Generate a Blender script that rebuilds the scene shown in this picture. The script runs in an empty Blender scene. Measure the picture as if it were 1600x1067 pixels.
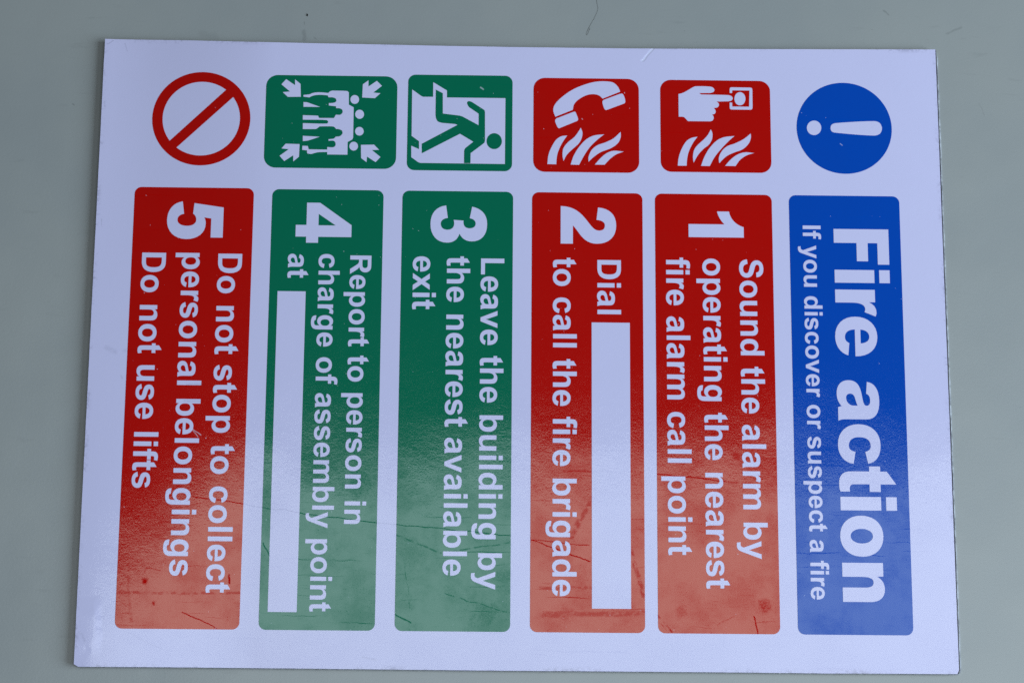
import bpy, math, random
from mathutils import Vector
from mathutils.geometry import delaunay_2d_cdt

# ------------------------------------------------------------------ camera, light, exposure
scene = bpy.context.scene
COL = scene.collection
scene.view_settings.view_transform = 'Standard'
scene.view_settings.look = 'None'
scene.view_settings.exposure = 0.045
scene.view_settings.gamma = 1.0
scene.view_settings.use_curve_mapping = False
scene.cycles.use_denoising = False      # keeps the fine grain of the worn laminate

cam_data = bpy.data.cameras.new('camera')
cam_data.sensor_width = 36.0
cam_data.lens = 79.758
cam_data.clip_start = 0.01
cam_data.clip_end = 50.0
cam = bpy.data.objects.new('camera', cam_data)
cam.location = (-0.0202992, -0.2357966, 1.0318029)
cam.rotation_euler = (0.2271255, -0.0177442, 0.0068910)
COL.objects.link(cam)
scene.camera = cam

world = bpy.data.worlds.new('World')
scene.world = world
world.use_nodes = True
wb = world.node_tree.nodes['Background']
wb.inputs['Color'].default_value = (0.85, 0.97, 1.0, 1)
wb.inputs['Strength'].default_value = 0.05


def area_light(name, loc, rot, size, energy, color):
    L = bpy.data.lights.new(name, 'AREA')
    L.shape = 'RECTANGLE'
    L.size, L.size_y = size
    L.energy = energy
    L.color = color
    o = bpy.data.objects.new(name, L)
    o.location = loc
    o.rotation_euler = rot
    COL.objects.link(o)
    return o


# radiance of an area lamp = energy / (pi * area)
def watts(radiance, size):
    return radiance * math.pi * size[0] * size[1]


# a broad skylight overhead, behind the photographer's shoulder, ending above the far half of the board
S1 = (1.76, 1.06)
area_light('overhead_skylight', (0.35, 0.385 - S1[1] / 2, 2.5), (0, 0, 0), S1, watts(3.5, S1), (0.90, 1.0, 1.05))
# an open side on the right
S2 = (1.5, 1.5)
area_light('side_window', (1.9, -0.35, 1.2), (0, math.radians(57), math.radians(-10)), S2, watts(9.2, S2), (0.82, 1.0, 1.13))

# ------------------------------------------------------------------ traced plane data, millimetres on the board
DATA = {"hand":[[[75.38,125.32],[75.7,125.4],[76.03,125.47],[76.35,125.54],[76.68,125.62],[76.99,125.72],[77.3,125.83],[77.71,126.02],[78.1,126.22],[78.49,126.43],[78.88,126.66],[79.27,126.89],[79.65,127.12],[80.13,127.41],[80.61,127.72],[81.08,128.03],[81.55,128.34],[82.03,128.63],[82.52,128.9],[82.73,129.0],[82.94,129.09],[83.16,129.17],[83.38,129.23],[83.6,129.28],[83.82,129.3],[84.8,129.34],[85.83,129.36],[86.89,129.37],[87.96,129.36],[89.02,129.33],[90.05,129.27],[90.36,129.25],[90.68,129.21],[91.0,129.14],[91.31,129.06],[91.6,128.95],[91.86,128.81],[92.05,128.66],[92.22,128.49],[92.38,128.28],[92.52,128.06],[92.62,127.83],[92.67,127.62],[92.67,127.44],[92.63,127.25],[92.55,127.06],[92.45,126.87],[92.32,126.71],[92.19,126.57],[92.0,126.44],[91.77,126.33],[91.53,126.25],[91.28,126.17],[91.03,126.1],[90.79,126.01],[85.24,125.88],[86.37,125.19],[88.48,125.18],[90.65,125.17],[92.81,125.17],[94.92,125.16],[96.94,125.13],[98.81,125.08],[99.13,125.06],[99.44,125.03],[99.76,124.98],[100.07,124.9],[100.36,124.8],[100.62,124.67],[100.81,124.53],[101.0,124.35],[101.16,124.14],[101.3,123.92],[101.39,123.69],[101.43,123.48],[101.4,123.28],[101.32,123.07],[101.19,122.85],[101.04,122.65],[100.86,122.47],[100.69,122.33],[100.49,122.21],[100.26,122.13],[100.02,122.07],[99.77,122.03],[99.52,121.98],[99.28,121.93],[93.68,121.74],[93.85,121.59],[94.02,121.43],[94.19,121.28],[94.35,121.12],[94.49,120.96],[94.6,120.78],[94.67,120.63],[94.71,120.47],[94.74,120.3],[94.74,120.12],[94.73,119.95],[94.69,119.8],[94.62,119.61],[94.52,119.42],[94.4,119.23],[94.27,119.07],[94.12,118.92],[93.96,118.81],[93.7,118.7],[93.42,118.63],[93.13,118.58],[92.83,118.54],[92.53,118.51],[92.24,118.46],[92.36,118.32],[92.48,118.18],[92.6,118.05],[92.72,117.91],[92.82,117.76],[92.9,117.6],[92.97,117.43],[93.03,117.25],[93.07,117.07],[93.1,116.88],[93.11,116.69],[93.1,116.52],[93.06,116.34],[92.99,116.15],[92.91,115.97],[92.81,115.8],[92.69,115.65],[92.57,115.53],[92.41,115.43],[92.22,115.37],[92.03,115.32],[91.82,115.28],[91.62,115.24],[91.42,115.19],[91.53,115.03],[91.65,114.88],[91.76,114.72],[91.87,114.56],[91.96,114.4],[92.03,114.22],[92.08,114.05],[92.11,113.87],[92.13,113.68],[92.13,113.49],[92.11,113.31],[92.07,113.14],[92.0,112.95],[91.91,112.75],[91.8,112.57],[91.67,112.39],[91.53,112.23],[91.38,112.1],[91.24,112.01],[91.07,111.94],[90.89,111.89],[90.71,111.85],[90.52,111.81],[90.34,111.76],[79.75,111.73],[79.45,112.06],[79.17,112.41],[78.88,112.75],[78.59,113.08],[78.28,113.39],[77.96,113.66],[77.79,113.75],[77.61,113.81],[77.42,113.84],[77.22,113.86],[77.02,113.89],[76.82,113.92],[75.37,113.9]]],
"call":[[[99.97,126.13],[100.0,128.04],[100.03,128.16],[100.05,128.29],[100.08,128.42],[100.11,128.54],[100.15,128.66],[100.21,128.75],[100.29,128.82],[100.39,128.88],[100.5,128.92],[100.62,128.95],[100.73,128.99],[100.84,129.03],[109.77,128.99],[109.92,128.95],[110.08,128.92],[110.25,128.9],[110.4,128.86],[110.54,128.81],[110.65,128.73],[110.72,128.62],[110.77,128.48],[110.81,128.33],[110.83,128.17],[110.86,128.01],[110.89,127.86],[110.84,118.92],[110.8,118.78],[110.75,118.63],[110.71,118.48],[110.66,118.34],[110.6,118.21],[110.52,118.1],[110.43,118.03],[110.33,117.97],[110.21,117.93],[110.08,117.9],[109.96,117.86],[109.84,117.82],[100.78,117.81],[100.65,117.86],[100.52,117.9],[100.38,117.94],[100.26,117.99],[100.15,118.05],[100.06,118.13],[99.99,118.24],[99.95,118.36],[99.93,118.5],[99.91,118.65],[99.89,118.8],[99.86,118.94],[99.9,121.28],[101.09,121.3],[101.11,119.34],[109.19,119.33],[109.49,127.51],[101.23,127.51],[101.11,126.14]],[[107.5,123.34],[107.45,122.76],[107.32,122.2],[107.12,121.67],[106.84,121.2],[106.51,120.78],[106.13,120.45],[105.71,120.2],[105.26,120.04],[104.8,119.98],[104.34,120.03],[103.9,120.17],[103.48,120.41],[103.11,120.74],[102.79,121.14],[102.54,121.61],[102.35,122.14],[102.24,122.69],[102.21,123.27],[102.26,123.85],[102.38,124.41],[102.59,124.94],[102.86,125.42],[103.19,125.83],[103.57,126.17],[104.0,126.42],[104.44,126.57],[104.9,126.63],[105.36,126.59],[105.81,126.44],[106.22,126.2],[106.59,125.87],[106.91,125.47],[107.17,125.0],[107.36,124.47],[107.47,123.92]]],
"flames_a":[[[74.67,89.44],[74.75,90.12],[74.81,90.8],[74.88,91.47],[74.95,92.15],[75.05,92.82],[75.18,93.48],[75.34,94.17],[75.53,94.86],[75.74,95.54],[75.97,96.22],[76.22,96.88],[76.5,97.53],[76.83,98.25],[77.18,98.97],[77.56,99.67],[77.96,100.35],[78.39,101.0],[78.87,101.61],[79.23,101.98],[79.63,102.33],[80.07,102.63],[80.52,102.91],[80.99,103.15],[81.46,103.37],[81.91,103.53],[82.36,103.64],[82.84,103.73],[83.31,103.79],[83.79,103.86],[84.26,103.95],[83.91,103.48],[83.55,103.01],[83.2,102.55],[82.85,102.08],[82.52,101.61],[82.21,101.11],[81.82,100.41],[81.43,99.7],[81.07,98.98],[80.72,98.26],[80.4,97.52],[80.1,96.77],[79.89,96.16],[79.71,95.54],[79.56,94.91],[79.42,94.27],[79.3,93.63],[79.19,92.99],[79.11,92.41],[79.05,91.82],[79.0,91.22],[78.97,90.63],[78.94,90.04],[78.89,89.44]],[[82.25,90.99],[82.2,91.51],[82.13,92.03],[82.06,92.55],[82.0,93.07],[81.97,93.59],[81.98,94.1],[82.03,94.7],[82.1,95.3],[82.19,95.9],[82.32,96.49],[82.48,97.06],[82.69,97.61],[82.91,98.06],[83.19,98.49],[83.5,98.9],[83.83,99.3],[84.18,99.68],[84.52,100.06],[84.94,100.49],[85.37,100.9],[85.82,101.3],[86.26,101.7],[86.71,102.1],[87.13,102.52],[87.5,102.91],[87.87,103.31],[88.23,103.71],[88.58,104.12],[88.91,104.54],[89.23,104.98],[89.5,105.41],[89.74,105.86],[89.97,106.32],[90.2,106.78],[90.42,107.24],[90.65,107.7],[90.79,107.39],[90.94,107.08],[91.1,106.77],[91.24,106.46],[91.34,106.15],[91.4,105.82],[91.44,105.33],[91.45,104.83],[91.43,104.32],[91.37,103.82],[91.28,103.32],[91.16,102.84],[90.99,102.36],[90.79,101.88],[90.55,101.41],[90.28,100.96],[89.99,100.53],[89.68,100.13],[89.29,99.72],[88.86,99.35],[88.41,99.01],[87.95,98.67],[87.5,98.32],[87.07,97.94],[86.61,97.47],[86.15,96.99],[85.7,96.5],[85.27,96.0],[84.85,95.48],[84.46,94.94],[84.05,94.31],[83.67,93.66],[83.31,93.0],[82.96,92.33],[82.61,91.65]],[[85.79,89.48],[86.03,90.17],[86.26,90.87],[86.49,91.57],[86.73,92.27],[86.99,92.96],[87.28,93.63],[87.63,94.38],[87.99,95.13],[88.37,95.86],[88.77,96.59],[89.19,97.29],[89.65,97.97],[90.2,98.71],[90.77,99.44],[91.36,100.15],[91.99,100.83],[92.64,101.47],[93.32,102.06],[93.86,102.47],[94.44,102.83],[95.05,103.16],[95.68,103.44],[96.32,103.69],[96.96,103.89],[97.76,104.08],[98.58,104.22],[99.42,104.31],[100.25,104.38],[101.09,104.46],[101.92,104.55],[101.43,104.1],[100.93,103.67],[100.44,103.23],[99.94,102.78],[99.46,102.33],[98.99,101.86],[98.27,101.11],[97.56,100.35],[96.85,99.59],[96.16,98.81],[95.47,98.02],[94.8,97.23],[94.33,96.66],[93.87,96.09],[93.43,95.5],[92.99,94.91],[92.57,94.31],[92.17,93.69],[91.76,93.0],[91.37,92.3],[91.0,91.58],[90.64,90.86],[90.28,90.14],[89.9,89.42]],[[94.45,90.93],[94.42,91.4],[94.36,91.87],[94.31,92.34],[94.27,92.81],[94.27,93.27],[94.34,93.72],[94.49,94.29],[94.69,94.85],[94.92,95.41],[95.2,95.96],[95.5,96.48],[95.83,96.97],[96.19,97.44],[96.59,97.9],[97.02,98.33],[97.48,98.73],[97.95,99.1],[98.44,99.43],[99.01,99.73],[99.6,99.97],[100.22,100.17],[100.85,100.37],[101.47,100.58],[102.07,100.82],[102.78,101.16],[103.49,101.5],[104.19,101.85],[104.89,102.22],[105.57,102.62],[106.24,103.04],[106.85,103.47],[107.44,103.93],[108.02,104.41],[108.59,104.91],[109.16,105.41],[109.74,105.89],[109.76,105.51],[109.79,105.13],[109.82,104.74],[109.83,104.36],[109.82,103.99],[109.76,103.62],[109.63,103.1],[109.47,102.58],[109.28,102.06],[109.06,101.56],[108.81,101.08],[108.52,100.64],[108.12,100.11],[107.68,99.61],[107.2,99.13],[106.7,98.68],[106.18,98.27],[105.64,97.9],[104.99,97.55],[104.31,97.26],[103.6,97.01],[102.89,96.77],[102.18,96.52],[101.49,96.23],[100.86,95.95],[100.23,95.66],[99.61,95.36],[99.0,95.04],[98.41,94.69],[97.85,94.3],[97.24,93.8],[96.66,93.26],[96.11,92.68],[95.56,92.09],[95.01,91.5]],[[97.27,89.62],[97.7,90.14],[98.12,90.67],[98.54,91.2],[98.97,91.73],[99.42,92.23],[99.89,92.72],[100.37,93.17],[100.87,93.62],[101.38,94.05],[101.91,94.46],[102.46,94.84],[103.02,95.18],[103.59,95.47],[104.18,95.75],[104.79,95.99],[105.4,96.2],[106.02,96.35],[106.65,96.46],[107.39,96.51],[108.14,96.49],[108.9,96.43],[109.66,96.34],[110.42,96.26],[111.18,96.19],[110.59,96.0],[109.99,95.82],[109.39,95.64],[108.8,95.44],[108.22,95.22],[107.65,94.96],[107.1,94.67],[106.55,94.34],[106.01,93.99],[105.49,93.61],[104.99,93.2],[104.53,92.77],[104.09,92.29],[103.69,91.78],[103.31,91.23],[102.95,90.67],[102.58,90.12],[102.21,89.57]]],
"phone":[[[16.32,113.09],[16.13,113.62],[15.92,114.15],[15.72,114.68],[15.53,115.21],[15.39,115.75],[15.33,116.28],[15.33,116.77],[15.38,117.27],[15.48,117.77],[15.62,118.26],[15.81,118.73],[16.03,119.16],[16.43,119.8],[16.89,120.41],[17.39,121.0],[17.92,121.57],[18.47,122.12],[19.02,122.64],[19.79,123.34],[20.59,124.01],[21.4,124.66],[22.23,125.29],[23.07,125.89],[23.94,126.45],[24.81,126.96],[25.7,127.45],[26.61,127.91],[27.53,128.33],[28.47,128.73],[29.4,129.11],[30.39,129.48],[31.38,129.83],[32.38,130.16],[33.39,130.45],[34.41,130.71],[35.43,130.92],[36.33,131.06],[37.24,131.16],[38.16,131.22],[39.07,131.25],[39.99,131.25],[40.9,131.22],[41.46,131.19],[42.03,131.14],[42.6,131.06],[43.15,130.95],[43.68,130.79],[44.19,130.57],[44.6,130.32],[45.0,130.02],[45.38,129.66],[45.73,129.28],[46.06,128.88],[46.37,128.47],[46.59,128.12],[46.77,127.73],[46.94,127.34],[47.09,126.93],[47.24,126.52],[47.4,126.12],[38.97,122.5],[38.7,122.77],[38.44,123.05],[38.18,123.33],[37.91,123.6],[37.63,123.84],[37.33,124.03],[36.95,124.21],[36.55,124.37],[36.14,124.5],[35.72,124.59],[35.29,124.66],[34.87,124.69],[34.32,124.7],[33.77,124.67],[33.21,124.62],[32.66,124.53],[32.12,124.41],[31.59,124.24],[30.92,123.99],[30.26,123.69],[29.61,123.36],[28.97,123.0],[28.36,122.6],[27.76,122.18],[27.3,121.82],[26.84,121.42],[26.4,120.99],[25.99,120.54],[25.62,120.06],[25.31,119.57],[25.11,119.14],[24.98,118.67],[24.89,118.18],[24.82,117.68],[24.75,117.18],[24.65,116.69]],[[38.85,120.72],[38.86,120.9],[38.91,121.09],[39.0,121.28],[39.1,121.46],[39.22,121.62],[39.35,121.76],[39.48,121.87],[39.64,121.96],[39.81,122.03],[39.99,122.09],[40.16,122.16],[40.33,122.23],[47.18,124.97],[47.39,125.0],[47.62,125.06],[47.84,125.11],[48.06,125.15],[48.26,125.15],[48.43,125.1],[48.6,124.98],[48.75,124.82],[48.88,124.62],[49.0,124.4],[49.11,124.18],[49.19,123.96],[49.35,123.53],[49.48,123.1],[49.61,122.66],[49.71,122.21],[49.79,121.76],[49.84,121.32],[49.83,121.15],[49.79,120.97],[49.73,120.8],[49.65,120.63],[49.57,120.46],[49.51,120.28],[41.41,117.02],[41.24,116.97],[41.07,116.9],[40.9,116.83],[40.73,116.78],[40.57,116.75],[40.43,116.78],[40.27,116.87],[40.12,117.0],[39.99,117.17],[39.86,117.36],[39.75,117.55],[39.67,117.74],[39.48,118.22],[39.31,118.71],[39.15,119.22],[39.02,119.72],[38.91,120.22]],[[16.21,111.14],[16.23,111.33],[16.3,111.51],[16.4,111.69],[16.53,111.87],[16.65,112.05],[16.75,112.24],[24.49,115.48],[24.71,115.54],[24.94,115.62],[25.16,115.7],[25.38,115.76],[25.58,115.78],[25.75,115.73],[25.91,115.59],[26.05,115.39],[26.16,115.15],[26.27,114.89],[26.36,114.62],[26.46,114.36],[26.61,113.98],[26.77,113.59],[26.92,113.2],[27.05,112.81],[27.16,112.41],[27.22,112.03],[27.21,111.88],[27.15,111.73],[27.07,111.59],[26.97,111.45],[26.87,111.31],[26.79,111.16],[19.05,107.75],[18.87,107.67],[18.68,107.58],[18.48,107.49],[18.3,107.41],[18.12,107.38],[17.96,107.39],[17.8,107.48],[17.64,107.62],[17.5,107.8],[17.36,108.0],[17.25,108.21],[17.15,108.41],[16.94,108.85],[16.75,109.3],[16.56,109.76],[16.41,110.23],[16.29,110.69]]],
"flames_b":[[[12.58,89.46],[12.66,90.22],[12.72,90.99],[12.78,91.75],[12.86,92.51],[12.96,93.26],[13.11,94.01],[13.27,94.64],[13.46,95.27],[13.68,95.9],[13.92,96.51],[14.18,97.12],[14.45,97.72],[14.77,98.37],[15.09,99.02],[15.43,99.66],[15.8,100.29],[16.19,100.88],[16.62,101.44],[16.96,101.83],[17.34,102.19],[17.74,102.52],[18.17,102.82],[18.61,103.08],[19.06,103.3],[19.52,103.46],[20.0,103.56],[20.5,103.63],[21.0,103.68],[21.5,103.73],[22.0,103.79],[21.59,103.17],[21.18,102.56],[20.77,101.95],[20.36,101.33],[19.97,100.7],[19.61,100.06],[19.25,99.37],[18.91,98.66],[18.58,97.95],[18.28,97.23],[17.99,96.5],[17.72,95.77],[17.56,95.26],[17.42,94.75],[17.29,94.22],[17.19,93.7],[17.1,93.17],[17.02,92.64],[16.96,92.1],[16.91,91.56],[16.89,91.02],[16.86,90.48],[16.84,89.94],[16.81,89.4]],[[20.28,91.09],[20.19,91.59],[20.08,92.09],[19.97,92.59],[19.88,93.09],[19.81,93.59],[19.79,94.09],[19.79,94.67],[19.82,95.25],[19.87,95.84],[19.96,96.42],[20.09,96.98],[20.27,97.51],[20.52,98.03],[20.82,98.53],[21.17,99.02],[21.54,99.49],[21.93,99.94],[22.33,100.38],[22.8,100.84],[23.3,101.27],[23.82,101.68],[24.34,102.09],[24.85,102.52],[25.32,102.98],[25.67,103.38],[26.0,103.79],[26.32,104.23],[26.63,104.67],[26.93,105.12],[27.22,105.57],[27.45,105.92],[27.66,106.28],[27.87,106.65],[28.07,107.02],[28.27,107.39],[28.48,107.76],[28.61,107.4],[28.77,107.04],[28.92,106.69],[29.06,106.33],[29.17,105.97],[29.24,105.6],[29.27,105.13],[29.27,104.64],[29.24,104.16],[29.18,103.67],[29.09,103.2],[28.97,102.74],[28.79,102.23],[28.59,101.73],[28.36,101.24],[28.1,100.76],[27.81,100.3],[27.5,99.87],[27.05,99.35],[26.56,98.86],[26.05,98.39],[25.53,97.93],[25.01,97.47],[24.51,96.99],[24.04,96.53],[23.56,96.07],[23.09,95.6],[22.63,95.13],[22.2,94.63],[21.8,94.12],[21.49,93.65],[21.23,93.15],[20.98,92.64],[20.75,92.12],[20.52,91.6]],[[23.65,89.32],[23.87,90.03],[24.08,90.76],[24.3,91.48],[24.52,92.19],[24.77,92.9],[25.05,93.59],[25.4,94.34],[25.78,95.07],[26.17,95.8],[26.59,96.51],[27.03,97.21],[27.5,97.88],[28.03,98.61],[28.58,99.32],[29.15,100.02],[29.75,100.69],[30.38,101.33],[31.03,101.91],[31.6,102.35],[32.21,102.75],[32.85,103.12],[33.5,103.44],[34.17,103.72],[34.84,103.96],[35.62,104.15],[36.41,104.28],[37.21,104.37],[38.02,104.44],[38.83,104.5],[39.64,104.59],[39.06,104.11],[38.48,103.64],[37.9,103.17],[37.32,102.69],[36.75,102.2],[36.2,101.69],[35.58,101.1],[34.97,100.5],[34.36,99.89],[33.77,99.26],[33.2,98.61],[32.66,97.95],[32.16,97.27],[31.69,96.57],[31.23,95.85],[30.79,95.12],[30.37,94.39],[29.94,93.65],[29.54,92.93],[29.15,92.2],[28.78,91.47],[28.41,90.73],[28.04,89.99],[27.66,89.25]],[[32.17,90.84],[32.16,91.27],[32.14,91.7],[32.12,92.14],[32.12,92.56],[32.15,92.99],[32.22,93.4],[32.4,93.99],[32.6,94.6],[32.83,95.19],[33.1,95.77],[33.41,96.31],[33.75,96.82],[34.12,97.28],[34.54,97.71],[34.99,98.11],[35.47,98.48],[35.97,98.83],[36.47,99.13],[37.07,99.44],[37.7,99.69],[38.35,99.91],[39.0,100.12],[39.65,100.35],[40.28,100.61],[40.94,100.91],[41.59,101.21],[42.24,101.53],[42.88,101.87],[43.5,102.24],[44.1,102.65],[44.71,103.14],[45.29,103.67],[45.86,104.23],[46.42,104.81],[46.97,105.38],[47.54,105.94],[47.55,105.49],[47.58,105.04],[47.61,104.59],[47.62,104.14],[47.6,103.69],[47.53,103.26],[47.4,102.76],[47.24,102.25],[47.05,101.74],[46.83,101.26],[46.57,100.81],[46.27,100.4],[45.8,99.89],[45.29,99.41],[44.75,98.96],[44.18,98.54],[43.59,98.15],[42.99,97.79],[42.21,97.4],[41.39,97.06],[40.55,96.75],[39.72,96.45],[38.89,96.12],[38.09,95.74],[37.52,95.41],[36.96,95.05],[36.41,94.67],[35.88,94.27],[35.35,93.85],[34.83,93.43],[34.37,93.02],[33.92,92.6],[33.48,92.16],[33.04,91.72],[32.61,91.28]],[[35.15,89.46],[35.64,90.04],[36.11,90.62],[36.59,91.21],[37.08,91.79],[37.57,92.36],[38.09,92.9],[38.51,93.33],[38.94,93.74],[39.39,94.15],[39.85,94.53],[40.32,94.89],[40.81,95.21],[41.32,95.49],[41.85,95.76],[42.4,96.0],[42.95,96.2],[43.51,96.35],[44.08,96.44],[44.88,96.49],[45.69,96.46],[46.51,96.38],[47.33,96.28],[48.15,96.18],[48.97,96.11],[48.37,95.88],[47.77,95.67],[47.17,95.46],[46.57,95.24],[45.99,94.99],[45.43,94.7],[44.9,94.37],[44.38,94.02],[43.87,93.63],[43.38,93.23],[42.9,92.82],[42.43,92.39],[41.97,91.93],[41.53,91.45],[41.1,90.96],[40.67,90.46],[40.25,89.96],[39.82,89.46]]],
"doorway":[[[-52.28,125.91],[-47.86,122.69],[-46.93,122.3],[-42.19,122.36],[-42.24,129.72],[-35.63,125.61],[-35.59,122.11],[-7.6,122.13],[-7.63,89.22],[-47.87,89.28],[-48.96,89.72],[-52.14,92.06],[-52.24,97.74],[-48.52,96.08],[-48.59,100.06],[-52.16,102.68]]],
"runner":[[[-25.84,119.08],[-25.87,119.23],[-25.89,119.4],[-25.88,119.56],[-25.86,119.73],[-25.81,119.87],[-25.75,120.0],[-25.64,120.11],[-25.51,120.21],[-25.36,120.29],[-25.2,120.36],[-25.03,120.4],[-24.88,120.41],[-24.66,120.39],[-24.44,120.33],[-24.22,120.24],[-24.0,120.15],[-23.78,120.05],[-23.56,119.97],[-18.52,116.65],[-18.34,116.52],[-18.16,116.4],[-17.98,116.28],[-17.81,116.16],[-17.66,116.02],[-17.53,115.86],[-17.45,115.72],[-17.41,115.55],[-17.37,115.38],[-17.35,115.19],[-17.33,115.01],[-17.3,114.83],[-17.17,101.31],[-17.2,101.07],[-17.21,100.82],[-17.23,100.57],[-17.26,100.33],[-17.3,100.1],[-17.37,99.88],[-17.47,99.72],[-17.59,99.57],[-17.73,99.43],[-17.89,99.29],[-18.04,99.16],[-18.18,99.02],[-23.94,94.4],[-23.99,89.36],[-27.02,89.37],[-27.04,95.21],[-27.01,95.39],[-26.99,95.56],[-26.96,95.74],[-26.93,95.91],[-26.89,96.08],[-26.83,96.24],[-26.74,96.41],[-26.63,96.58],[-26.51,96.74],[-26.39,96.9],[-26.26,97.05],[-26.14,97.21],[-22.7,100.1],[-29.1,104.0],[-47.13,94.05],[-47.26,98.76],[-30.4,108.38],[-31.33,108.82],[-37.59,109.31],[-37.95,109.41],[-38.31,109.49],[-38.68,109.57],[-39.04,109.67],[-39.37,109.8],[-39.67,109.97],[-39.88,110.17],[-40.07,110.41],[-40.23,110.68],[-40.37,110.97],[-40.5,111.27],[-40.61,111.56],[-40.7,111.83],[-40.76,112.11],[-40.8,112.4],[-40.83,112.69],[-40.87,112.98],[-40.91,113.27],[-40.93,126.0],[-37.58,124.21],[-37.44,114.0],[-29.48,113.08],[-28.11,112.69],[-20.28,108.39],[-20.29,114.11],[-25.06,117.48],[-25.2,117.75],[-25.35,118.01],[-25.5,118.27],[-25.63,118.54],[-25.75,118.8]],[[-9.12,100.56],[-9.17,99.86],[-9.33,99.19],[-9.6,98.56],[-9.96,97.99],[-10.4,97.49],[-10.92,97.09],[-11.49,96.79],[-12.1,96.6],[-12.73,96.53],[-13.36,96.58],[-13.97,96.75],[-14.55,97.04],[-15.07,97.43],[-15.53,97.92],[-15.9,98.48],[-16.17,99.1],[-16.34,99.77],[-16.4,100.46],[-16.35,101.16],[-16.2,101.83],[-15.93,102.46],[-15.57,103.04],[-15.13,103.53],[-14.61,103.94],[-14.04,104.24],[-13.43,104.43],[-12.8,104.5],[-12.17,104.44],[-11.55,104.27],[-10.97,103.98],[-10.45,103.59],[-10.0,103.11],[-9.63,102.54],[-9.36,101.92],[-9.19,101.25]]],
"arrow0":[[[-112.63,130.33],[-108.31,127.33],[-108.39,130.27],[-105.7,128.02],[-105.41,121.55],[-111.59,121.42],[-114.08,123.78],[-110.64,124.15],[-114.82,127.68]]],
"arrow1":[[[-69.24,130.03],[-66.76,127.55],[-70.82,124.13],[-67.41,123.84],[-69.99,121.31],[-76.08,121.56],[-75.92,128.2],[-73.28,130.25],[-73.21,127.14]]],
"arrow2":[[[-114.68,91.97],[-110.42,95.3],[-113.86,95.63],[-111.94,98.02],[-105.32,97.89],[-105.45,91.6],[-108.1,89.26],[-108.19,92.32],[-112.35,89.37]]],
"arrow3":[[[-76.18,97.88],[-69.93,98.06],[-67.51,95.51],[-70.9,95.36],[-66.78,91.98],[-69.03,89.38],[-73.19,92.11],[-73.33,89.32],[-75.94,91.33]]],
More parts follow.
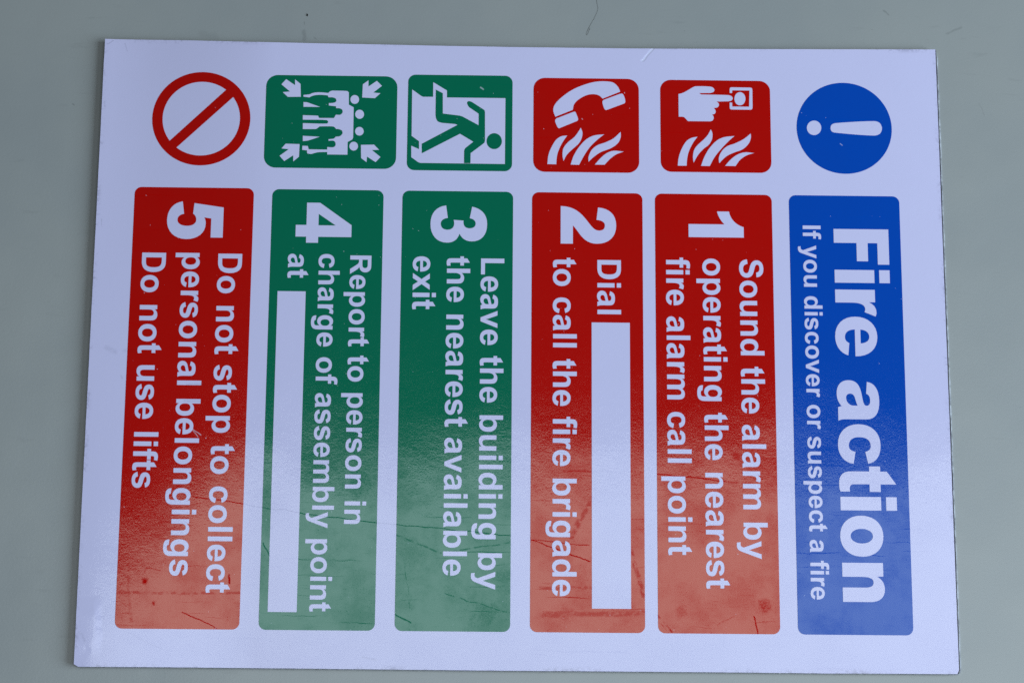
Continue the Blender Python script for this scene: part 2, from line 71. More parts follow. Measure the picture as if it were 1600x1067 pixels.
"people":[[[-104.15,122.49],[-103.66,122.55],[-103.17,122.59],[-102.68,122.64],[-102.19,122.7],[-101.7,122.77],[-101.22,122.86],[-101.02,122.92],[-100.83,123.02],[-100.64,123.12],[-100.45,123.23],[-100.25,123.34],[-100.05,123.42],[-99.76,123.51],[-99.46,123.59],[-99.17,123.66],[-98.86,123.73],[-98.56,123.78],[-98.26,123.82],[-97.88,123.86],[-97.49,123.89],[-97.1,123.91],[-96.72,123.92],[-96.33,123.91],[-95.94,123.91],[-95.34,123.88],[-94.74,123.84],[-94.13,123.79],[-93.53,123.73],[-92.93,123.68],[-92.32,123.63],[-92.2,123.76],[-92.08,123.9],[-91.96,124.03],[-91.84,124.17],[-91.71,124.29],[-91.57,124.4],[-91.41,124.49],[-91.25,124.57],[-91.07,124.64],[-90.9,124.71],[-90.72,124.78],[-90.55,124.85],[-89.32,124.84],[-88.05,124.84],[-86.79,124.85],[-85.55,124.84],[-84.39,124.8],[-83.32,124.72],[-83.17,124.68],[-83.03,124.58],[-82.9,124.45],[-82.78,124.3],[-82.66,124.16],[-82.53,124.03],[-82.39,117.89],[-80.04,116.57],[-79.96,101.44],[-80.04,101.28],[-80.1,101.11],[-80.17,100.94],[-80.25,100.78],[-80.34,100.64],[-80.45,100.51],[-80.77,100.27],[-81.1,100.05],[-81.46,99.85],[-81.82,99.65],[-82.18,99.45],[-82.53,99.25],[-82.48,92.91],[-92.07,92.9],[-92.1,94.13],[-92.78,94.11],[-93.46,94.09],[-94.15,94.08],[-94.83,94.06],[-95.51,94.02],[-96.19,93.97],[-96.49,93.93],[-96.79,93.88],[-97.09,93.81],[-97.38,93.73],[-97.68,93.65],[-97.98,93.57],[-98.27,93.49],[-98.57,93.39],[-98.86,93.28],[-99.16,93.19],[-99.45,93.11],[-99.75,93.07],[-100.05,93.06],[-100.35,93.08],[-100.65,93.12],[-100.95,93.17],[-101.25,93.22],[-101.55,93.26],[-101.75,94.81],[-104.01,95.05],[-103.96,97.1],[-101.4,97.02],[-100.94,95.36],[-92.13,95.31],[-92.16,96.6],[-91.68,96.58],[-91.21,96.54],[-90.73,96.5],[-90.25,96.47],[-89.79,96.48],[-89.34,96.53],[-89.14,96.59],[-88.93,96.68],[-88.74,96.8],[-88.57,96.95],[-88.43,97.12],[-88.33,97.29],[-88.26,97.53],[-88.22,97.8],[-88.22,98.09],[-88.24,98.38],[-88.29,98.66],[-88.37,98.91],[-88.46,99.09],[-88.58,99.27],[-88.73,99.43],[-88.9,99.58],[-89.08,99.69],[-89.26,99.76],[-89.63,99.82],[-90.02,99.83],[-90.42,99.81],[-90.82,99.78],[-91.22,99.75],[-91.62,99.73],[-91.64,100.48],[-89.18,100.78],[-88.18,101.82],[-87.88,101.85],[-87.57,101.86],[-87.26,101.87],[-86.96,101.9],[-86.66,101.96],[-86.39,102.06],[-86.14,102.19],[-85.89,102.36],[-85.65,102.56],[-85.44,102.78],[-85.26,103.01],[-85.14,103.26],[-85.08,103.49],[-85.06,103.75],[-85.08,104.03],[-85.13,104.3],[-85.21,104.55],[-85.33,104.76],[-85.49,104.95],[-85.7,105.11],[-85.95,105.25],[-86.21,105.37],[-86.48,105.47],[-86.73,105.56],[-86.96,105.61],[-87.2,105.63],[-87.44,105.64],[-87.69,105.64],[-87.93,105.64],[-88.17,105.65],[-88.29,105.8],[-88.41,105.97],[-88.52,106.14],[-88.64,106.29],[-88.77,106.44],[-88.92,106.55],[-89.09,106.66],[-89.28,106.74],[-89.48,106.81],[-89.69,106.86],[-89.9,106.9],[-90.11,106.92],[-91.02,106.94],[-91.99,106.93],[-92.99,106.91],[-94.0,106.89],[-95.02,106.86],[-96.01,106.84],[-96.27,106.63],[-96.52,106.42],[-96.77,106.21],[-97.02,106.01],[-97.27,105.81],[-97.52,105.63],[-97.6,105.59],[-97.68,105.56],[-97.77,105.53],[-97.86,105.51],[-97.95,105.49],[-98.03,105.47],[-103.99,105.39],[-104.07,108.36],[-102.12,108.33],[-100.11,108.29],[-98.1,108.24],[-96.15,108.22],[-94.34,108.23],[-92.71,108.29],[-92.54,108.34],[-92.38,108.45],[-92.23,108.6],[-92.11,108.77],[-92.04,108.95],[-92.01,109.11],[-92.04,109.27],[-92.13,109.47],[-92.25,109.66],[-92.4,109.83],[-92.57,109.96],[-92.75,110.02],[-94.38,110.1],[-96.2,110.14],[-98.15,110.13],[-100.16,110.11],[-102.17,110.09],[-104.12,110.09],[-104.18,112.36],[-96.92,112.18],[-96.43,111.05],[-89.33,111.09],[-88.45,112.77],[-88.1,112.77],[-87.75,112.74],[-87.39,112.72],[-87.05,112.71],[-86.71,112.73],[-86.39,112.8],[-86.18,112.89],[-85.96,113.03],[-85.76,113.19],[-85.58,113.38],[-85.44,113.58],[-85.34,113.79],[-85.28,114.02],[-85.25,114.29],[-85.26,114.56],[-85.3,114.84],[-85.37,115.09],[-85.47,115.3],[-85.62,115.47],[-85.8,115.62],[-86.02,115.74],[-86.25,115.84],[-86.49,115.93],[-86.73,115.99],[-87.0,116.05],[-87.28,116.07],[-87.57,116.08],[-87.85,116.07],[-88.14,116.07],[-88.43,116.08],[-88.45,117.0],[-91.91,117.33],[-91.94,118.53],[-91.53,118.56],[-91.12,118.58],[-90.71,118.6],[-90.31,118.63],[-89.91,118.69],[-89.52,118.78],[-89.3,118.85],[-89.08,118.95],[-88.86,119.08],[-88.66,119.22],[-88.51,119.38],[-88.41,119.55],[-88.37,119.74],[-88.38,119.97],[-88.43,120.22],[-88.52,120.46],[-88.62,120.67],[-88.75,120.85],[-88.92,121.0],[-89.13,121.13],[-89.36,121.23],[-89.61,121.31],[-89.86,121.38],[-90.1,121.43],[-90.44,121.47],[-90.78,121.49],[-91.13,121.48],[-91.47,121.47],[-91.82,121.46],[-92.17,121.46],[-92.6,122.43],[-93.15,122.47],[-93.71,122.52],[-94.26,122.57],[-94.81,122.61],[-95.36,122.64],[-95.91,122.66],[-96.34,122.65],[-96.77,122.64],[-97.2,122.61],[-97.63,122.58],[-98.06,122.53],[-98.48,122.46],[-98.79,122.4],[-99.09,122.32],[-99.39,122.23],[-99.69,122.12],[-99.98,122.01],[-100.27,121.89],[-100.45,121.81],[-100.62,121.71],[-100.79,121.61],[-100.95,121.5],[-101.12,121.39],[-101.28,121.28],[-104.13,121.63]],[[-104.05,118.91],[-103.78,118.9],[-103.5,118.9],[-103.22,118.9],[-102.95,118.9],[-102.67,118.87],[-102.4,118.83],[-101.98,118.71],[-101.56,118.57],[-101.15,118.42],[-100.74,118.25],[-100.32,118.09],[-99.91,117.94],[-99.26,117.71],[-98.61,117.48],[-97.96,117.25],[-97.31,117.03],[-96.66,116.8],[-96.01,116.58],[-103.99,116.53]],[[-103.9,102.05],[-95.88,101.67],[-96.81,101.33],[-97.74,100.99],[-98.67,100.64],[-99.6,100.31],[-100.53,100.0],[-101.47,99.71],[-101.85,99.62],[-102.24,99.56],[-102.64,99.52],[-103.03,99.48],[-103.43,99.45],[-103.82,99.41]],[[-77.56,120.56],[-77.58,120.17],[-77.66,119.8],[-77.81,119.44],[-78.01,119.12],[-78.26,118.85],[-78.54,118.62],[-78.87,118.45],[-79.21,118.35],[-79.57,118.31],[-79.93,118.34],[-80.28,118.43],[-80.61,118.59],[-80.9,118.81],[-81.17,119.08],[-81.38,119.4],[-81.54,119.75],[-81.64,120.12],[-81.68,120.51],[-81.66,120.89],[-81.57,121.27],[-81.43,121.62],[-81.23,121.94],[-80.98,122.22],[-80.69,122.45],[-80.37,122.62],[-80.03,122.72],[-79.67,122.76],[-79.31,122.73],[-78.96,122.63],[-78.63,122.47],[-78.33,122.26],[-78.07,121.98],[-77.86,121.67],[-77.7,121.32],[-77.6,120.95]],[[-75.03,113.16],[-75.05,112.77],[-75.14,112.39],[-75.28,112.02],[-75.49,111.7],[-75.74,111.41],[-76.04,111.18],[-76.37,111.01],[-76.72,110.9],[-77.09,110.87],[-77.45,110.9],[-77.81,110.99],[-78.15,111.16],[-78.45,111.38],[-78.72,111.66],[-78.94,111.98],[-79.1,112.33],[-79.2,112.72],[-79.25,113.11],[-79.22,113.51],[-79.14,113.89],[-78.99,114.25],[-78.78,114.58],[-78.53,114.86],[-78.23,115.09],[-77.9,115.26],[-77.55,115.37],[-77.19,115.41],[-76.82,115.38],[-76.46,115.28],[-76.12,115.12],[-75.82,114.9],[-75.55,114.62],[-75.33,114.3],[-75.17,113.94],[-75.07,113.56]],[[-75.0,104.68],[-75.02,104.31],[-75.1,103.94],[-75.25,103.6],[-75.45,103.29],[-75.7,103.02],[-75.98,102.8],[-76.3,102.64],[-76.65,102.54],[-77.0,102.5],[-77.36,102.53],[-77.71,102.62],[-78.04,102.77],[-78.34,102.99],[-78.6,103.25],[-78.81,103.55],[-78.97,103.89],[-79.07,104.25],[-79.11,104.63],[-79.08,105.0],[-79.0,105.37],[-78.86,105.71],[-78.66,106.02],[-78.41,106.29],[-78.12,106.51],[-77.8,106.67],[-77.46,106.77],[-77.1,106.81],[-76.74,106.78],[-76.39,106.69],[-76.07,106.54],[-75.77,106.32],[-75.51,106.06],[-75.3,105.76],[-75.14,105.42],[-75.04,105.05]],[[-77.56,97.22],[-77.58,96.83],[-77.66,96.46],[-77.81,96.11],[-78.0,95.79],[-78.25,95.52],[-78.54,95.29],[-78.86,95.13],[-79.2,95.02],[-79.56,94.99],[-79.91,95.01],[-80.26,95.11],[-80.59,95.27],[-80.89,95.48],[-81.15,95.75],[-81.36,96.06],[-81.52,96.41],[-81.62,96.78],[-81.66,97.16],[-81.64,97.55],[-81.55,97.92],[-81.41,98.27],[-81.21,98.59],[-80.96,98.86],[-80.68,99.09],[-80.36,99.25],[-80.01,99.36],[-79.66,99.39],[-79.3,99.37],[-78.95,99.27],[-78.62,99.11],[-78.33,98.89],[-78.07,98.63],[-77.85,98.31],[-77.7,97.97],[-77.59,97.6]]],
"slash":[[[-168.49,97.35],[-139.5,126.27],[-136.21,122.41],[-165.22,93.94]]],
"excl":[[[143.63,109.17],[143.56,108.54],[143.39,107.93],[143.13,107.36],[142.77,106.83],[142.33,106.38],[141.83,106.01],[141.27,105.74],[140.69,105.57],[140.08,105.51],[139.48,105.55],[138.9,105.71],[138.36,105.97],[137.88,106.32],[137.46,106.77],[137.13,107.28],[136.88,107.85],[136.74,108.46],[136.7,109.09],[136.77,109.72],[136.94,110.33],[137.21,110.91],[137.57,111.43],[138.0,111.88],[138.51,112.25],[139.06,112.53],[139.65,112.7],[140.25,112.76],[140.85,112.71],[141.43,112.56],[141.97,112.3],[142.46,111.94],[142.88,111.5],[143.21,110.98],[143.45,110.41],[143.59,109.8]],[[148.06,109.15],[148.08,109.43],[148.12,109.72],[148.19,110.02],[148.29,110.3],[148.42,110.55],[148.59,110.76],[148.86,110.98],[149.17,111.18],[149.52,111.34],[149.89,111.47],[150.26,111.57],[150.62,111.63],[153.36,111.9],[156.42,112.16],[159.64,112.41],[162.88,112.62],[165.99,112.78],[168.81,112.87],[169.31,112.86],[169.82,112.81],[170.32,112.7],[170.8,112.54],[171.24,112.33],[171.61,112.06],[171.92,111.72],[172.19,111.29],[172.41,110.81],[172.59,110.3],[172.7,109.78],[172.73,109.29],[172.69,108.82],[172.59,108.32],[172.41,107.82],[172.19,107.34],[171.91,106.92],[171.6,106.58],[171.2,106.28],[170.73,106.04],[170.21,105.85],[169.67,105.72],[169.12,105.64],[168.59,105.62],[165.77,105.69],[162.67,105.85],[159.45,106.07],[156.24,106.31],[153.21,106.57],[150.5,106.82],[150.16,106.86],[149.8,106.92],[149.46,107.01],[149.13,107.12],[148.83,107.28],[148.59,107.47],[148.42,107.68],[148.29,107.93],[148.19,108.23],[148.12,108.54],[148.08,108.85]]],
"outline":[[[-200.03,149.61],[-189.05,149.44],[-158.38,149.36],[-127.68,149.03],[-96.95,148.73],[-66.2,148.5],[-35.43,148.23],[-4.63,148.09],[26.19,148.11],[57.04,148.17],[84.83,148.38],[118.83,148.68],[165.26,149.2],[199.81,149.6],[200.13,-147.56],[199.31,-149.44],[171.38,-149.53],[142.32,-149.66],[84.28,-149.54],[-2.58,-149.63],[-60.37,-149.54],[-118.05,-149.42],[-161.25,-149.36],[-198.05,-149.46],[-200.04,-148.34]]],
"scratch":[[-123.35,-75.7,-64.01,-83.12,0.22,1],[-64.01,-83.12,-3.3,-88.44,0.22,1],[-55.7,-88.94,-35.69,-96.69,0.5,0.6],[-31.91,-95.78,-3.86,-91.54,0.4,0.6],[-33.69,-115.4,-3.93,-123.57,0.3,0.7],[-55.91,-125.04,-48.6,-128.31,0.4,0.8],[-51.95,-102.42,-49.14,-121.93,0.25,0.6],[5.39,-90.43,32.47,-99.59,0.3,0.9],[5.39,-90.43,32.47,-92.53,0.25,0.8],[32.49,-72.71,23.67,-88.78,1.4,0.5],[51.52,-94.56,57.25,-115.17,1.2,0.6],[14.49,-58.29,57.9,-58.16,0.6,0.7],[10.28,-112.09,33.62,-112.17,0.9,0.5],[11.79,-124.3,56.91,-123.03,1.6,0.5],[63.81,-59.29,94.8,-62.27,0.35,0.9],[94.8,-62.27,106.02,-63.66,0.5,0.5],[63.9,-124.13,69.95,-131.62,0.5,0.7],[64.75,-127.32,68.49,-132.22,0.3,0.6],[107.64,-124.04,108.96,-131.57,0.35,0.9],[87.7,-131.76,90.37,-127.97,0.3,0.6],[90.37,-127.97,99.17,-124.11,0.25,0.5],[-149.27,-71.51,-123.66,-75.26,0.3,0.9],[-152.16,-124.47,-136.26,-131.68,0.25,1],[-170.55,-107.3,-169.21,-104.66,0.25,0.7],[-169.21,-104.66,-162.47,-106.06,0.25,0.6],[-181.48,-115.85,-126.39,-115.65,0.8,0.5],[-131.61,-107.53,-131.49,-111.03,0.5,1],[-177.6,-105.62,-175.04,-130.28,0.9,0.35],[-161.99,-61.23,-137.08,-60.39,1.2,0.4],[-116.68,-92.45,-113.86,-98.59,0.3,0.8]],
"blob":[[-169.83,-110.51,2.0,1],[-165.34,-120.64,1.2,0.9],[111.51,-119.64,4.5,0.8],[74.41,-122.3,4,0.5],[-73.8,-63.94,9,0.7],[21.97,-123.63,5,0.5],[-152.85,-106.85,5,0.45],[100.31,-50.24,2.6,0.6],[-78.54,-49.95,9,0.45],[-5.78,-108.43,8,0.5],[-49.74,-95.65,9,0.4],[102.24,-114.76,12,0.35],[-126.78,-60.89,6,0.35],[-72.81,-109.04,7,0.3],[-14.38,-124.53,9,0.55],[-54.76,-60.17,5,0.5],[-90.3,-107.74,9,-0.0]]}

# ------------------------------------------------------------------ helpers


def flatten_path(svg):
    """closed contours of an M/L/C/Z outline -> list of point lists"""
    tok = svg.replace('M', ' M ').replace('L', ' L ').replace('C', ' C ').replace('Z', ' Z ').split()
    cs, cur, i, cmd = [], [], 0, None
    while i < len(tok):
        t = tok[i]
        if t in 'MLCZ':
            cmd = t
            i += 1
            if t == 'Z':
                cs.append(cur)
                cur = []
            continue
        if cmd in 'ML':
            cur.append((float(tok[i]), float(tok[i + 1])))
            i += 2
            if cmd == 'M':
                cmd = 'L'
        else:
            x0, y0 = cur[-1]
            x1, y1, x2, y2, x3, y3 = map(float, tok[i:i + 6])
            i += 6
            for k in range(1, 9):
                s = k / 8
                r = 1 - s
                cur.append((r**3 * x0 + 3 * r * r * s * x1 + 3 * r * s * s * x2 + s**3 * x3,
                            r**3 * y0 + 3 * r * r * s * y1 + 3 * r * s * s * y2 + s**3 * y3))
    return cs


def signed_area(c):
    return sum(c[i - 1][0] * c[i][1] - c[i][0] * c[i - 1][1] for i in range(len(c))) / 2


def oriented(c, hole=False):
    a = signed_area(c)
    return list(reversed(c)) if (a < 0) != hole else list(c)


def rect(x0, y0, x1, y1):
    return [(x0, y0), (x1, y0), (x1, y1), (x0, y1)]


def ring_pts(cx, cy, rx, ry, n=48):
    return [(cx + rx * math.cos(2 * math.pi * k / n), cy + ry * math.sin(2 * math.pi * k / n)) for k in range(n)]


def super_ell(cx, cy, rx, ry, e=0.86, n=40):
    out = []
    for k in range(n):
        a = 2 * math.pi * k / n
        ca, sa = math.cos(a), math.sin(a)
        out.append((cx + rx * math.copysign(abs(ca)**e, ca), cy + ry * math.copysign(abs(sa)**e, sa)))
    return out


def round_rect(x0, y0, x1, y1, r, n=8):
    out = []
    for cx, cy, a0 in ((x1 - r, y1 - r, 0), (x0 + r, y1 - r, 90), (x0 + r, y0 + r, 180), (x1 - r, y0 + r, 270)):
        for k in range(n + 1):
            a = math.radians(a0 + 90 * k / n)
            out.append((cx + r * math.cos(a), cy + r * math.sin(a)))
    return out


def winding(p, c):
    x, y = p
    w = 0
    for i in range(len(c)):
        x0, y0 = c[i - 1]
        x1, y1 = c[i]
        if (y0 <= y) != (y1 <= y):
            t = (x1 - x0) * (y - y0) - (x - x0) * (y1 - y0)
            if y1 > y0 and t > 0:
                w += 1
            elif y1 <= y0 and t < 0:
                w -= 1
    return w


def fill(contours):
    """non-zero fill of oriented contours (mm) -> verts, triangles"""
    vs, es = [], []
    for c in contours:
        b = len(vs)
        vs += [Vector(p) for p in c]
        es += [(b + i, b + (i + 1) % len(c)) for i in range(len(c))]
    V, E, F, *_ = delaunay_2d_cdt(vs, es, [], 0, 1e-5)
    keep = []
    for f in F:
        m = (sum(V[i].x for i in f) / len(f), sum(V[i].y for i in f) / len(f))
        if sum(winding(m, c) for c in contours) != 0:
            a, b, c = (V[i] for i in f[:3])
            ar = (b.x - a.x) * (c.y - a.y) - (c.x - a.x) * (b.y - a.y)
            if abs(ar) > 1e-9:
                keep.append(tuple(f) if ar > 0 else tuple(reversed(f)))
    return [(v.x, v.y) for v in V], keep


def sheet(name, shapes, z, material, parent):
    """printed film: every shape is a set of contours filled on its own; z in mm"""
    verts, faces = [], []
    for contours in shapes:
        V, F = fill(contours)
        b = len(verts)
        verts += [(x / 1000, y / 1000, z / 1000) for x, y in V]
        faces += [tuple(b + i for i in f) for f in F]
    me = bpy.data.meshes.new(name)
    me.from_pydata(verts, [], faces)
    me.update()
    o = bpy.data.objects.new(name, me)
    me.materials.append(material)
    COL.objects.link(o)
    if parent:
        o.parent = parent
    return o


def slab(name, outline, z0, z1, material, parent):
    """a solid plate with the given outline; z in mm"""
    c = oriented(outline)
    V, F = fill([c])
    n = len(V)
    verts = [(x / 1000, y / 1000, z1 / 1000) for x, y in V] + [(x / 1000, y / 1000, z0 / 1000) for x, y in V]
    faces = [tuple(f) for f in F] + [tuple(n + i for i in reversed(f)) for f in F]
    m = len(c)
    # boundary follows the outline order because the triangulation keeps input vertices first
    for i in range(m):
        j = (i + 1) % m
        faces.append((i, n + i, n + j, j))
    me = bpy.data.meshes.new(name)
    me.from_pydata(verts, [], faces)
    me.update()
    me.materials.append(material)
    o = bpy.data.objects.new(name, me)
    COL.objects.link(o)
    if parent:
        o.parent = parent
    return o


# ------------------------------------------------------------------ materials
class NT:
    """small wrapper for building node trees"""

    def __init__(self, tree):
        self.t = tree
        self.n = tree.nodes
        self.l = tree.links

    def put(self, node, idx, val):
        if hasattr(val, 'is_output'):
            self.l.new(val, node.inputs[idx])
        else:
            node.inputs[idx].default_value = val

    def math(self, op, a, b=0.0, c=0.0, clamp=False):
        m = self.n.new('ShaderNodeMath')
        m.operation = op
        m.use_clamp = clamp
        self.put(m, 0, a)
        self.put(m, 1, b)
        self.put(m, 2, c)
        return m.outputs[0]

    def vec(self, op, a, b=(0, 0, 0), scale=None):
        m = self.n.new('ShaderNodeVectorMath')
        m.operation = op
        self.put(m, 0, a)
        self.put(m, 1, b)
        if scale is not None:
            self.put(m, 3, scale)
        return m.outputs['Value'] if op in ('DOT_PRODUCT', 'LENGTH', 'DISTANCE') else m.outputs[0]

    def noise(self, vec, scale, detail=2.0, rough=0.5):
        m = self.n.new('ShaderNodeTexNoise')
        self.put(m, 'Vector', vec)
        m.inputs['Scale'].default_value = scale
        m.inputs['Detail'].default_value = detail
        m.inputs['Roughness'].default_value = rough
        return m.outputs['Fac']

    def smooth(self, v, a, b, lo=0.0, hi=1.0):
        m = self.n.new('ShaderNodeMapRange')
        m.interpolation_type = 'SMOOTHSTEP'
        self.put(m, 0, v)
        for i, x in enumerate((a, b, lo, hi)):
            self.put(m, i + 1, x)
        return m.outputs[0]

    def mapping(self, vec, rot=(0, 0, 0), scale=(1, 1, 1)):
        m = self.n.new('ShaderNodeMapping')
        self.put(m, 'Vector', vec)
        m.inputs['Rotation'].default_value = rot
        m.inputs['Scale'].default_value = scale
        return m.outputs[0]

    def split(self, v):
        m = self.n.new('ShaderNodeSeparateXYZ')
        self.l.new(v, m.inputs[0])
        return m

    def segment(self, P, ax, ay, bx, by):
        """distance in mm from P to the segment a-b"""
        dx, dy = bx - ax, by - ay
        q = self.vec('SUBTRACT', P, (ax, ay, 0))
        t = self.math('MULTIPLY', self.vec('DOT_PRODUCT', q, (dx, dy, 0)), 1 / (dx * dx + dy * dy + 1e-9), clamp=True)
        return self.vec('DISTANCE', q, self.vec('SCALE', (dx, dy, 0), scale=t)), t


def build_wear_group():
    """laminate shared by every printed film of the sign: outputs bump normal, gloss level, roughness, grime"""
    g = bpy.data.node_groups.new('worn_laminate', 'ShaderNodeTree')
    for nm, ty in (('Normal', 'NodeSocketVector'), ('Gloss', 'NodeSocketFloat'), ('Roughness', 'NodeSocketFloat'),
                   ('Grime', 'NodeSocketFloat'), ('Chip', 'NodeSocketFloat')):
        g.interface.new_socket(nm, in_out='OUTPUT', socket_type=ty)
    N = NT(g)
    tc = N.n.new('ShaderNodeTexCoord')
    P0 = N.vec('SCALE', tc.outputs['Object'], scale=1000.0)       # millimetres
    P = N.vec('MULTIPLY', P0, (1, 1, 0))
    sep = N.n.new('ShaderNodeSeparateXYZ')
    N.l.new(P, sep.inputs[0])
    X, Y = sep.outputs[0], sep.outputs[1]
    # a slightly wandering copy of P so that scratches are not ruler-straight
    jn = N.n.new('ShaderNodeTexNoise')
    N.l.new(P, jn.inputs['Vector'])
    jn.inputs['Scale'].default_value = 0.10
    jn.inputs['Detail'].default_value = 3
    J = N.vec('ADD', P, N.vec('SCALE', N.vec('SUBTRACT', jn.outputs['Color'], (.5, .5, .5)), scale=2.6))
    J = N.vec('MULTIPLY', J, (1, 1, 0))
    # --- loss of gloss: scratches
    dull = None
    brk = N.smooth(N.noise(P, 0.35, 3, .6), .34, .56)             # scratches come and go
    for ax, ay, bx, by, w, k in DATA['scratch']:
        d, t = N.segment(J, ax, ay, bx, by)
        soft = w > 0.7
        m = N.smooth(d, w * (1.35 if soft else 1.5), w * .3, 0, min(1.0, k * 1.1))
        if soft or k < .75:
            m = N.math('MULTIPLY', m, brk)
        dull = m if dull is None else N.math('MAXIMUM', dull, m)
    # --- smudges
    lump = N.noise(P, 0.25, 5, .65)
    speck = N.noise(P, 1.3, 4, .65)
    for x, y, r, k in DATA['blob']:
        if k <= 0:
            continue
        d = N.vec('DISTANCE', J, (x, y, 0))
        d = N.math('ADD', d, N.math('MULTIPLY', N.math('SUBTRACT', lump, .5), -2.2 * r))
        m = N.smooth(d, r * 1.25, r * .1, 0, min(1, k * 1.05))
        if r > 3:
            m = N.math('MULTIPLY', m, N.smooth(speck, .30, .62, .35, 1.0))
        dull = N.math('MAXIMUM', dull, m)
    # --- general cloudiness, speckle and hairlines
    cloud = N.smooth(N.noise(P, 0.045, 6, .68), .40, .70, 0, .36)
    spk = N.smooth(N.noise(P, 1.6, 3, .7), .565, .66, 0, .75)
    spk = N.math('MULTIPLY', spk, N.smooth(N.noise(P, 0.045, 3, .6), .42, .60, .15, 1))
    dull = N.math('MAXIMUM', dull, cloud)
    dull = N.math('MAXIMUM', dull, spk)
    for rot, thr in ((.12, .662), (-.35, .675), (1.35, .685)):
        h = N.noise(N.mapping(J, (0, 0, rot), (.018, .95, 1)), 1.0, 3, .55)
        dull = N.math('MAXIMUM', dull, N.smooth(h, thr, thr + .04, 0, .8))
    gloss = N.math('SUBTRACT', 1.0, dull)
    # --- relief, millimetres
    twist = N.math('MULTIPLY', N.math('MULTIPLY', Y, -0.036), N.smooth(X, -118, -196))
    wav = N.math('MULTIPLY', N.noise(P, 0.013, 2, .5), 0.55)
    peel = N.math('MULTIPLY', N.noise(P, 0.30, 2, .5), 0.018)
    grain = N.math('MULTIPLY', N.noise(P, 1.15, 2, .6), 0.014)
    height = N.math('ADD', N.math('ADD', twist, wav), N.math('ADD', peel, grain))
    # crease near the bottom left corner
    jx, jy, _ = (lambda q: q.outputs)(N.split(N.vec('ADD', P, N.vec('SCALE', N.vec('SUBTRACT', jn.outputs['Color'], (.5, .5, .5)), scale=3.0))))
    fold = N.smooth(jx, -187.6, -192.4, 0, .34)
    fold = N.math('MULTIPLY', fold, N.math('MULTIPLY', N.smooth(jy, -117, -127), N.smooth(jy, -146, -138)))
    height = N.math('ADD', height, fold)
    d, t = N.segment(J, 63.6, 147.9, 58.2, 142.1)
    height = N.math('ADD', height, N.smooth(d, .9, 0.05, 0, -.12))
    notch_highlight = N.smooth(d, .55, .15, 0, 1)  # nick at the top edge, its highlight lightened into the base colour
    bump = N.n.new('ShaderNodeBump')
    bump.inputs['Strength'].default_value = 1.0
    bump.inputs['Distance'].default_value = 0.001
    N.l.new(height, bump.inputs['Height'])
    # --- grime (darkening that sits on the film)
    gr = N.smooth(N.noise(P, 0.75, 4, .7), .665, .76, 0, .35)
    gr = N.math('MULTIPLY', gr, N.smooth(N.noise(P, .022, 3, .55), .45, .65, .05, 1))
    edge = N.smooth(N.math('ABSOLUTE', Y), 146.8, 149.6)
    edge = N.math('MAXIMUM', edge, N.smooth(N.math('ABSOLUTE', X), 197.4, 200.1))
    eg = N.math('MULTIPLY', N.math('MULTIPLY', edge, N.smooth(N.math('ADD', N.math('MULTIPLY', N.noise(P, .6, 3, .7), .5), N.math('MULTIPLY', N.noise(P, .05, 3, .6), .5)), .50, .62)), .34)
    gr = N.math('MAXIMUM', gr, eg)
    for ax, ay, bx, by, w, k in DATA['scratch'][:2] + [[-192, -2, -188, -4, 2.0, .55], [-184, -3, -178, -3.5, 1.6, .45],
                                                       [-185, -15, -184, -17, .8, .6], [-178.0, -133.5, -160.5, -141.0, .4, .35],
                                                       [-104, -133, -103, -141, .3, .4], [-70, -144, -64, -145, .9, .5],
                                                       [-197.5, -134, -195.5, -138, .9, .5],
                              [-154.2, -19.1, -146.6, -19.0, 1.3, .7], [-155.1, -27.3, -146.2, -27.5, 1.0, .6],
                              [-150.0, -40.9, -147.6, -43.0, .35, 2.2],
                              [-199, 147.4, -196.5, 149.0, .5, 1.4], [-190.6, 147.5, -189.6, 143.5, .45, .9],
                              [-199.4, 134, -199.2, 131, .5, .9], [-198.6, 118, -198.2, 115, .6, .8], [-197.5, 60, -197.0, 56, .5, .7]]:
        d, t = N.segment(J, ax, ay, bx, by)
        gr = N.math('MAXIMUM', gr, N.math('MULTIPLY', N.smooth(d, w * .9, w * .1, 0, .32 * k), N.smooth(speck, .36, .6, .2, 1)))
    chip = N.smooth(N.noise(P, .8, 1, .5), .79, .815)
    chip = N.math('MAXIMUM', chip, notch_highlight)
    for ax, ay, bx, by, w in ((-150.8, -40.1, -147.0, -43.2, .35), (-150.9, -40.6, -148.2, -43.9, .25), (152.6, 101.0, 153.6, 100.2, .35),
                              (-19.5, 127.3, -18.3, 126.5, .5), (74.0, 133.0, 74.2, 132.6, .3), (29.0, 112.0, 29.3, 111.8, .3),
                              (163.5, -57.0, 163.9, -57.4, .35)):
        d, t = N.segment(J, ax, ay, bx, by)
        chip = N.math('MAXIMUM', chip, N.smooth(d, w, w * .3, 0, .8))
    out = N.n.new('NodeGroupOutput')
    N.l.new(bump.outputs[0], out.inputs['Normal'])
    N.l.new(gloss, out.inputs['Gloss'])
    N.l.new(N.math('ADD', 0.08, N.math('MULTIPLY', dull, .08)), out.inputs['Roughness'])
    N.l.new(gr, out.inputs['Grime'])
    N.l.new(chip, out.inputs['Chip'])
    return g


WEAR = build_wear_group()


def mix_color(N, fac, a, b):
    m = N.n.new('ShaderNodeMix')
    m.data_type = 'RGBA'
    N.put(m, 0, fac)
    N.put(m, 6, a)
    N.put(m, 7, b)
    return m.outputs[2]


